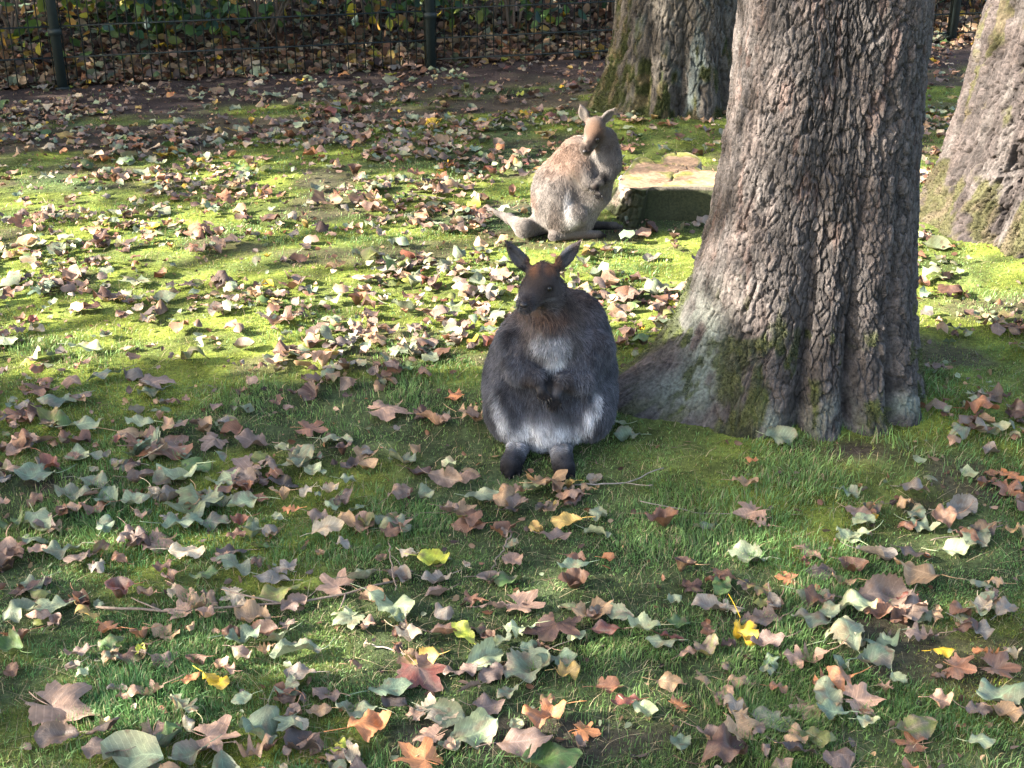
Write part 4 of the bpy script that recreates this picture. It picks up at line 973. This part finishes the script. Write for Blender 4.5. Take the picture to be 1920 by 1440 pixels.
for x, y, b_ in zip(cx, cy, bb):
    w = WF if (b_ > -.2 or y > 5.6) else WN; ck = KEYS[lr.choice(20, p=w/w.sum())]
    brownish = ck in ('brown', 'rust', 'orange', 'pinktan', 'red', 'darkbrown', 'tan', 'yellow', 'gold')
    kind = lr.choice(['ovate', 'oak', 'maple'], p=[.80, .10, .10] if brownish else [.92, .02, .06])
    L = np.clip(lr.lognormal(math.log(.055), .34), .026, .115)*(1.2 if kind == 'maple' else 1)
    cr = lr.random() < (.30 if brownish else .10)
    leafrecs.append(dict(p=np.array([x, y]), kind=kind, L=L, yaw=lr.uniform(0, 6.28), c=ck, curl=lr.uniform(.8, 1.4)*(.45 if kind == 'maple' else 1) if cr else lr.uniform(.1, .75)*(.6 if kind == 'maple' else 1), fold=lr.uniform(.3, .8)*(.5 if kind == 'maple' else 1) if cr else lr.uniform(-.2, .35)*(.5 if kind == 'maple' else 1), tx=lr.normal()*.17, ty=lr.normal()*.14, cr=cr, lm=False))
# which are built one by one: the 300 that show largest
for q in leafrecs:
    q['px'], q['py'], q['s'] = [float(v) for v in project(np.array([*q['p'], 0.]))]
    q['vis'] = 8 < q['px'] < 1912 and 0 < q['py'] < 1432
    q['score'] = q['L']*q['s']*(1 if q['vis'] else 0)+(25 if q['lm'] else 0)
order = sorted(range(len(leafrecs)), key=lambda i: -leafrecs[i]['score'])
single = set(order[:296])
pts = np.array([q['p'] for q in leafrecs]); gh = ground_h(pts[:, 0], pts[:, 1])
# landmarks in the picture that a label can name
LMK = [('the front wallaby\'s feet', (.07, 2.86), .35), ('the big trunk\'s base', (.8, 3.0), .5), ('the stump', (.6, 4.9), .35), ('the back wallaby', (.2, 4.75), .35)]
used_labels = set()
KD = {'ovate': 'oval leaf', 'oak': 'oak leaf', 'maple': 'maple leaf'}
def region(q):
    cx_ = 'far left' if q['px'] < 384 else 'left' if q['px'] < 768 else 'middle' if q['px'] < 1152 else 'right' if q['px'] < 1536 else 'far right'
    cy_ = 'back' if q['py'] < 420 else 'centre' if q['py'] < 700 else 'mid lawn' if q['py'] < 950 else 'near lawn' if q['py'] < 1200 else 'bottom edge'
    return cx_, cy_
def leaf_label(i):
    q = leafrecs[i]; sz = q['L']*q['s']; size = 'large' if q['L'] > .088 else 'small' if q['L'] < .055 else 'medium'
    st = 'crumpled' if q['cr'] else 'curled' if q['curl'] > .45 else 'folded' if q['fold'] > .35 else 'flat'
    base = f"{size} {st} {CNAME[q['c']]} {KD[q['kind']]}"
    near = sorted((j for j in single if j != i), key=lambda j: np.hypot(*(leafrecs[j]['p']-q['p'])))[:9]
    def rel(j):
        o = leafrecs[j]; dx, dy = q['px']-o['px'], q['py']-o['py']
        w = ('left of' if dx < 0 else 'right of') if abs(dx) > abs(dy) else ('above' if dy < 0 else 'below')
        return f"{w} {'an' if CNAME[o['c']][0] in 'aeiou' else 'a'} {CNAME[o['c']]} {KD[o['kind']]}"
    cx_, cy_ = region(q)
    where = {'back': 'at the back', 'centre': 'on the sunlit grass', 'mid lawn': 'in mid lawn', 'near lawn': 'on the near lawn', 'bottom edge': 'near the bottom edge'}[cy_]
    cands = [f"{base} {rel(j)}, {where}, {cx_}" for j in near]+[f"{base} just {rel(near[0])} and {rel(near[1])}", f"{base} {rel(near[1])} and {rel(near[2])}"]+[f"{base} {rel(j)} and {rel(k)}" for j in near[:6] for k in near[3:] if j != k]+[f"{st} {CNAME[q['c']]} {KD[q['kind']]} {rel(j)} and {rel(k)}" for j in near[:6] for k in near if j != k]
    tipd = ['right', 'up the picture', 'left', 'down the picture'][int(((q['yaw']+math.pi/4) % (2*math.pi))//(math.pi/2))]
    cands += [f"{size} {CNAME[q['c']]} {KD[q['kind']]} pointing {tipd}, {rel(j)}" for j in near]
    for nm, c, d in LMK:
        if np.hypot(*(q['p']-np.array(c))) < d: cands.insert(0, f"{base} near {nm}")
    for c in cands:
        if len(c.split()) <= 16 and c not in used_labels: used_labels.add(c); return c
    c = f"{base} {where}, {cx_}"; used_labels.add(c); return c
fill = Bag()
order_idx = sorted(range(len(leafrecs)), key=lambda i: leafrecs[i]['py'])
for i in order_idx:
    q = leafrecs[i]; r = np.random.default_rng(5000+i); one = i in single
    offs = q['s'] < 330 or not q['vis']
    V, F, uv = shape_leaf(q['kind'], q['L'], q['curl'], q['fold'], r, fine=one or q['s'] > 760 and q['vis'])
    if r.random() < .35 and not q['lm']: V[:, 2] *= -1; V[:, 2] -= V[:, 2].min()
    lift = .006+r.random()*.016+(.02 if q['cr'] else 0)*0
    V = leaf_xform(V, (0, 0, 0), q['yaw'], q['tx'], q['ty']); V[:, 2] -= np.percentile(V[:, 2], 10)
    second = PAL[r.choice(['brown', 'tan', 'greybrown', 'rust', 'olive'])] if not q['lm'] else PAL['greybrown']
    C = leaf_cols(V, uv, PAL[q['c']], r, second)
    loc = (q['p'][0], q['p'][1], gh[i]+lift)
    if one:
        nm = {'ovate': 'oval_leaf', 'oak': 'oak_leaf', 'maple': 'maple_leaf'}[q['kind']]
        ob = link_mesh(nm, V, F, M_LEAF, col=C, uv=uv); ob.location = loc
        tag(ob, leaf_label(i), 'fallen leaf', 'fallen leaves on the lawn')
    else: fill.add(V+np.array(loc), F, C, uv)
fl = fill.link('fallen_leaves', M_LEAF); tag(fl, 'autumn leaves strewn over the whole lawn and under the fence', kind='stuff')

# small broken pieces of leaf
r = np.random.default_rng(333); n = 9000; bx = r.uniform(-3.4, 3.6, n); by = r.uniform(1.6, 8.6, n)
px, py, s = project(np.stack([bx, by, 0*bx], 1)); k = (px > -60) & (px < 1980) & (r.random(n) < .35+.65*lawn_density(px, py))
for t in TRUNKS: k &= ~t.inside(bx, by, .0)
bx, by = bx[k], by[k]; n = len(bx)
V, F = leaf_quads(np.stack([bx, by, ground_h(bx, by)+.008], 1), r.uniform(.004, .013, n), r, flat=.8)
keys = [PAL[q] for q in ('brown', 'darkbrown', 'pinktan', 'rust', 'tan', 'greybrown', 'greygreen', 'mauve')]
cc = np.array(keys)[r.integers(0, 8, n)]*r.uniform(.6, 1.2, (n, 1))
tag(link_mesh('leaf_crumbs', V, F, M_FOL, col=np.repeat(cc, 6, 0), smooth=False), 'small brown broken leaf pieces in the grass', kind='stuff')

# thick drift of fallen leaves piled under the shrubs behind the fence
n = 6500; tq = r.uniform(-1.6, 7.5, n); bq = .05+np.abs(r.normal(size=n))*.42; q = F0[None]+FDIR[None]*tq[:, None]+FN[None]*bq[:, None]
V, F = leaf_quads(np.stack([q[:, 0], q[:, 1], ground_h(q[:, 0], q[:, 1])+r.uniform(.0, .05, n)], 1), r.uniform(.018, .046, n), r, flat=.55)
keys = [PAL[k_] for k_ in ('brown', 'brown', 'pinktan', 'rust', 'tan', 'greybrown', 'greybrown', 'greygreen', 'gold', 'cream', 'tan', 'darkbrown')]
cc = np.array(keys)[r.integers(0, 12, n)]*r.uniform(.4, 1.0, (n, 1))
tag(link_mesh('leaf_drift', V, F, M_FOL, col=np.repeat(cc, 6, 0), smooth=False), 'deep drift of brown leaves under the shrubs behind the fence', kind='stuff')

# ================================================================== twigs
def twig_px(pts_, r0, r1, label, z=.012, side=(), mat=None):
    r0, r1 = r0*.75, r1*.75
    pth = [G(a, b, z) for a, b in pts_]; Q = np.array(pth); n = 14; t = np.linspace(0, 1, len(Q)); tt = np.linspace(0, 1, n)
    Q = np.stack([np.interp(tt, t, Q[:, k]) for k in range(3)], 1); Q[:, :2] += rb.normal(size=(n, 2))*.0022; Q[:, 2] += ground_h(Q[:, 0], Q[:, 1])+rb.normal(size=n)*.001
    paths = [(Q, r0, r1)]
    for k, (a, b) in side:
        e = G(a, b, z+.012); e[2] += ground_h(e[:1], e[1:2])[0]; paths.append((limb_path(Q[k], e, 5, rb, .1), r1*1.1, r1*.5))
    return branch('twig', paths, label, 'twig', mat)
twig_px([(180, 1135), (270, 1140), (370, 1143), (450, 1137), (560, 1132), (640, 1115), (745, 1090)], .0040, .0032, 'long thin twig lying across the near lawn at left', side=[(3, (245, 1110)), (8, (420, 1108)), (11, (640, 1140))])
twig_px([(728, 1022), (733, 1050), (736, 1080), (743, 1105)], .0022, .0016, 'short upright twig beside the pale green leaf', z=.03)
twig_px([(958, 1003), (940, 1035), (922, 1070)], .0026, .0018, 'short grey twig poking up right of the yellow-green leaf', z=.03)
twig_px([(700, 1205), (740, 1215), (765, 1228), (788, 1250)], .0024, .0020, 'pale curved twig above the dark red maple leaf', mat=M_PALE)
twig_px([(1075, 912), (1120, 913), (1180, 906), (1245, 880)], .0030, .0018, 'thin twig on the shaded grass right of the front wallaby', side=[(8, (1230, 915))], mat=M_PALE)
twig_px([(680, 985), (800, 960), (900, 955)], .0016, .0012, 'hair-thin dry stalk left of the front wallaby')
twig_px([(1200, 945), (1330, 962), (1445, 968)], .0015, .001, 'hair-thin dry stalk below the big trunk', mat=M_PALE)
twig_px([(1880, 985), (1800, 1000), (1745, 1010)], .0024, .0016, 'brown twig on the lawn near the right edge')

# ================================================================== grass and moss, blade by blade
def blades(name, n, dens, hfn, width, colfn, seed, lean=.55, seg=2, label='', ylim=(1.3, 8.6)):
    r = np.random.default_rng(seed)
    # sampled evenly over the picture so that far grass is not wasted
    m = int(n*2.6); px = r.uniform(-160, 2080, m); py = r.uniform(95, 1560, m)
    d = np.stack([(px-960), math.cos(PITCH)*FPX-math.sin(PITCH)*(py-720), -math.sin(PITCH)*FPX-math.cos(PITCH)*(py-720)], 1)
    t = -CAMH/d[:, 2]; x = d[:, 0]*t; y = d[:, 1]*t
    k = r.random(m) < dens(x, y, px, py)
    for tr in TRUNKS: k &= ~tr.inside(x, y, -.01)
    k &= np.hypot((x-STUMP_C[0])/.27, (y-STUMP_C[1])/.24) > 1
    x, y, px, py = x[k][:n], y[k][:n], px[k][:n], py[k][:n]; n = len(x); s = project(np.stack([x, y, 0*x], 1))[2]
    h = hfn(x, y, r); wd = width*(1+.6*(900/s-.9).clip(0, 2))*r.uniform(.6, 1.3, n)
    z = ground_h(x, y)-.002
    a = r.uniform(0, 6.28, n); an = fbm(x*9, y*9, 0, 2, seed)*12; la = np.where(r.random(n) < .5, a, an); ln = np.abs(r.normal(size=n))*lean
    dx, dy = np.cos(la)*ln, np.sin(la)*ln; sx, sy = -np.sin(a+.7), np.cos(a+.7)
    base = np.stack([x, y, z], 1); S = np.stack([sx, sy, 0*sx], 1)*wd[:, None]
    c = colfn(x, y, r)
    if seg == 2:
        mid = base+np.stack([dx*h*.45, dy*h*.45, h*.62/np.sqrt(1+ln**2*.5)], 1); tip = base+np.stack([dx*h*1.25, dy*h*1.25, h*.98/np.sqrt(1+ln**2)], 1)
        V = np.stack([base-S, base+S, mid+S*.8, mid-S*.8, tip], 1).reshape(-1, 3); o = np.arange(n)[:, None]*5
        F = [o+np.array([[0, 1, 2, 3]]), o+np.array([[3, 2, 4]])]; k_ = 5
    else:
        tip = base+np.stack([dx*h, dy*h, h/np.sqrt(1+ln**2)], 1)
        V = np.stack([base-S, base+S, tip], 1).reshape(-1, 3); F = [np.arange(n)[:, None]*3+np.array([[0, 1, 2]])]; k_ = 3
    ob = link_mesh(name, V, F, M_GRASS, col=np.repeat(c, k_, 0), smooth=False); tag(ob, label, kind='stuff'); return ob
def d_grass(x, y, px, py):
    return np.clip((1-.92*soil_mask(x, y))*(1-.5*moss_mask(x, y))*(.15+1.1*sstep(.38, .6, fbm(x*4, y*5, 0, 3, 81)))*np.where(py < 330, .6, 1), 0, 1)
def d_moss(x, y, px, py): return np.clip((1-.95*soil_mask(x, y))*(.3+.7*moss_mask(x, y)), 0, 1)
def h_grass(x, y, r): return (.008+.014*sstep(.35, .65, fbm(x*3+4, y*3, 0, 2, 83)))*(1-.35*sstep(3.3, 4.1, y))*(1+.5*np.exp(-((np.hypot(x-.8, y-3.37)-.40)/.08)**2))*r.uniform(.5, 1.5, len(x))
def h_moss(x, y, r): return .0065*r.uniform(.5, 1.6, len(x))*(.6+1.4*noise2(x*45, y*45, 88))
def c_grass(x, y, r):
    t = fbm(x*2.5, y*3, 0, 3, 84)[:, None]; c = np.array([.078, .180, .058])*(1-t)+np.array([.150, .225, .062])*t
    c = c*r.uniform(.6, 1.5, (len(x), 1)); dry = r.random(len(x)) < .12; c[dry] = np.array([.30, .26, .14])*r.uniform(.6, 1.2, (dry.sum(), 1)); return c
def c_moss(x, y, r):
    m = moss_mask(x, y)[:, None]; c = np.array([.08, .12, .024])*(1-m)+np.array([.215, .245, .040])*m
    c = c*r.uniform(.6, 1.45, (len(x), 1)); dry = r.random(len(x)) < .10; c[dry] = np.array([.20, .145, .07]); return c
blades('grass', 170000, d_grass, h_grass, .00095, c_grass, 301, label='short green lawn grass')
blades('moss', 160000, d_moss, h_moss, .0011, c_moss, 302, lean=.8, seg=1, label='low yellow-green moss covering the lawn')
def d_dry(x, y, px, py): return np.clip(.5-.3*soil_mask(x, y), 0, 1)
blades('dry_straw', 9000, d_dry, lambda x, y, r: .022*r.uniform(.5, 1.7, len(x)), .0006, lambda x, y, r: np.array([.38, .30, .18])*r.uniform(.5, 1.3, (len(x), 1)), 303, lean=2.2, label='pale dry grass stalks lying in the lawn')

# ================================================================== unseen tree on the left, crown leaves placed to cast the wanted shade
E1_ = np.array([-SUN_H[1], SUN_H[0], 0.]); E2_ = np.cross(SUN_D, E1_); E2_ /= np.linalg.norm(E2_)
if E2_[2] < 0: E2_ = -E2_
def uvw(p): return p@E1_, p@E2_
samp_p, samp_s, samp_w = [], [], []
def edge_y(px): return 690+14*np.sin(px/70)+9*np.sin(px/23+1)-55*sstep(1080, 1200, px)
def ground_shade(px, py):
    wob = 22*(fbm(px/90, py/40, 0, 3, 401)-.5)*2
    s = np.zeros_like(px)
    near = sstep(-7, 7, py+wob*.35-edge_y(px)); s = np.maximum(s, near*np.where(py > 985, .55+.41*sstep(.40, .50, fbm(px/160, py/60, 0, 2, 409)), .965))
    far_e = 315-22*sstep(900, 1100, px)
    far = sstep(18, -18, py+wob*1.3-far_e); s = np.maximum(s, far*np.where(py < 100, .55, .95))
    mid = .03+.6*sstep(.50, .58, fbm(px/120+3, py/30, 0, 3, 403))*sstep(450, 350, py)
    s = np.maximum(s, mid*(1-near)*(1-far))
    return s
qx, qy = np.meshgrid(np.arange(-300, 2240, 10), np.arange(60, 1560, 7)); qx = qx.ravel().astype(float); qy = qy.ravel().astype(float)
dd = np.stack([(qx-960), math.cos(PITCH)*FPX-math.sin(PITCH)*(qy-720), -math.sin(PITCH)*FPX-math.cos(PITCH)*(qy-720)], 1)
gp = dd*(-CAMH/dd[:, 2])[:, None]+np.array([0, 0, CAMH])
samp_p.append(gp); samp_s.append(ground_shade(qx, qy)); samp_w.append(np.ones(len(qx)))
def trunk_samples(t, fn, w):
    th, z = np.meshgrid(np.linspace(R(165), R(300), 70), np.linspace(0, 1.15, 90)); th = th.ravel(); z = z.ravel(); r_ = t.radius(th, z)
    ax, ay = t.axis(z); p = np.stack([ax+r_*np.cos(th), ay+r_*np.sin(th), z], 1); px, py, _ = project(p)
    samp_p.append(p); samp_s.append(fn(px, py)); samp_w.append(np.full(len(p), w))
def sh_main(px, py):
    e = 650+14*np.sin(px/40)+10*np.sin(px/17); low = sstep(-6, 8, py-e)*(px > 1345)+sstep(-8, 8, py-730+(px-1345)*-.9)*(px <= 1345)
    up = .52*sstep(560, 380, py)+.10*sstep(380, 560, py); up = up-.45*np.exp(-(((px-1640)/55)**2+((py-170)/160)**2)); up = up+.35*np.exp(-(((px-1560)/45)**2+((py-380)/180)**2))
    up = np.where((px < 1345) & (py > 560), .05, up)
    return np.clip(np.maximum(up, low*.97), 0, 1)
trunk_samples(MAIN, sh_main, 6)
trunk_samples(BACK, lambda px, py: .94-.83*np.exp(-(((px-1240)/20)**2+((py-150)/90)**2))-.9*np.exp(-(((px-1342)/14)**2+((py-190)/70)**2)), 6)
trunk_samples(RIGHT, lambda px, py: .10+.25*np.exp(-(((px-1840)/40)**2+((py-150)/40)**2)), 6)
gq, sq = np.meshgrid(np.linspace(-2.5, 7.5, 160), np.linspace(.12, .9, 24)); gq = gq.ravel(); q_ = F0[None]+FDIR[None]*gq[:, None]+FN[None]*.55
samp_p.append(np.column_stack([q_, sq.ravel()])); samp_s.append(np.where(fbm(gq*2.2, sq.ravel()*4, 0, 2, 405) > .5, .25, .85)); samp_w.append(np.full(len(gq), 3.))
Vb = np.array([v.co[:] for v in body1.data.vertices]); samp_p.append(Vb); samp_s.append(np.full(len(Vb), 1.0)); samp_w.append(np.full(len(Vb), 4.))
g_, s_ = np.meshgrid(np.linspace(0, 1, 12), np.linspace(0, .55, 24))
bp = np.stack([g_.ravel()*.42, np.full(g_.size, 4.85), s_.ravel()], 1); samp_p.append(bp); samp_s.append(np.zeros(len(bp))); samp_w.append(np.full(len(bp), 20.))
sp_ = np.vstack(samp_p); ss = np.concatenate(samp_s); sw = np.concatenate(samp_w)
U_, V_ = uvw(sp_); CE = .035
u0, v0 = U_.min()-.7, V_.min()-.5; nu_, nv_ = int((U_.max()+.7-u0)/CE)+1, int((V_.max()+.5-v0)/CE)+1
acc = np.zeros((nu_, nv_)); wt = np.zeros((nu_, nv_)); iu = ((U_-u0)/CE).astype(int); iv = ((V_-v0)/CE).astype(int)
np.add.at(acc, (iu, iv), ss*sw); np.add.at(wt, (iu, iv), sw)
den = np.where(wt > 0, acc/np.maximum(wt, 1e-9), -1)
for _ in range(60):
    if (den >= 0).all(): break
    nb = np.zeros_like(den); ct = np.zeros_like(den); ok = den >= 0; dv = np.where(ok, den, 0)
    for a_, b_ in ((1, 0), (-1, 0), (0, 1), (0, -1)):
        nb += np.roll(dv, (a_, b_), (0, 1)); ct += np.roll(ok, (a_, b_), (0, 1))
    den = np.where(~ok & (ct > 0), nb/np.maximum(ct, 1), den)
den = np.clip(den, 0, .999)
lam = -np.log(1-np.minimum(den, .992)); LS = .042; area = LS*LS*.80
mean_n = lam*CE*CE/area; rr = np.random.default_rng(410); cnt = rr.poisson(mean_n)
ii, jj = np.nonzero(cnt); rep = cnt[ii, jj]; ii = np.repeat(ii, rep); jj = np.repeat(jj, rep); n = len(ii)
uu = u0+(ii+rr.random(n))*CE; vv = v0+(jj+rr.random(n))*CE; tt = rr.uniform(6.2, 8.8, n)+.35*np.sin(uu*3)
cpos = uu[:, None]*E1_+vv[:, None]*E2_-tt[:, None]*SUN_D
V, F = leaf_quads(cpos, LS*rr.uniform(.7, 1.25, n), rr)
cc = np.repeat(PALF[rr.choice(8, n, p=np.array([3, 4, 1, 4, 4, 2, 1, 1])/20)]*rr.uniform(.6, 1.4, (n, 1)), 6, 0)
zmin = cpos[:, 2].min()
ctr = cpos.mean(0); tb = (float(np.quantile(cpos[:, 0], .15)), float(np.quantile(cpos[:, 1], .12)))
shade_tree = empty('leafy_tree', (tb[0], tb[1], 0), 'autumn tree outside the view at left, crown shaped to cast the lawn shade', 'tree')
under(link_mesh('crown', V, F, M_FOL, col=cc, smooth=False), shade_tree)
b = Bag(); v_, f_ = tube(limb_path((tb[0], tb[1], -.1), (tb[0], tb[1], 2.0), 8, rr, .03), np.linspace(.16, .12, 8), 10); b.add(v_, f_)
for k in range(12):
    e = cpos[rr.integers(0, n)]; v_, f_ = tube(limb_path((tb[0], tb[1], 1.7+.03*k), e, 9, rr, .08), np.linspace(.035, .006, 9), 6); b.add(v_, f_)
under(b.link('trunk', M_TWIG), shade_tree)
print('shade leaves', n, 'z', zmin, cpos[:, 2].max(), 'x', cpos[:, 0].max(), 'leaves', len(leafrecs))
import operator
print(sorted([(sum(p.loop_total-2 for p in o.data.polygons), o.name) for o in COL.objects if o.type == 'MESH' and len(o.data.polygons) > 2000], reverse=True)[:14])
print('tris', sum(len(o.data.loop_triangles) if False else sum(p.loop_total-2 for p in o.data.polygons) for o in COL.objects if o.type == 'MESH' and len(o.data.polygons) > 2000))
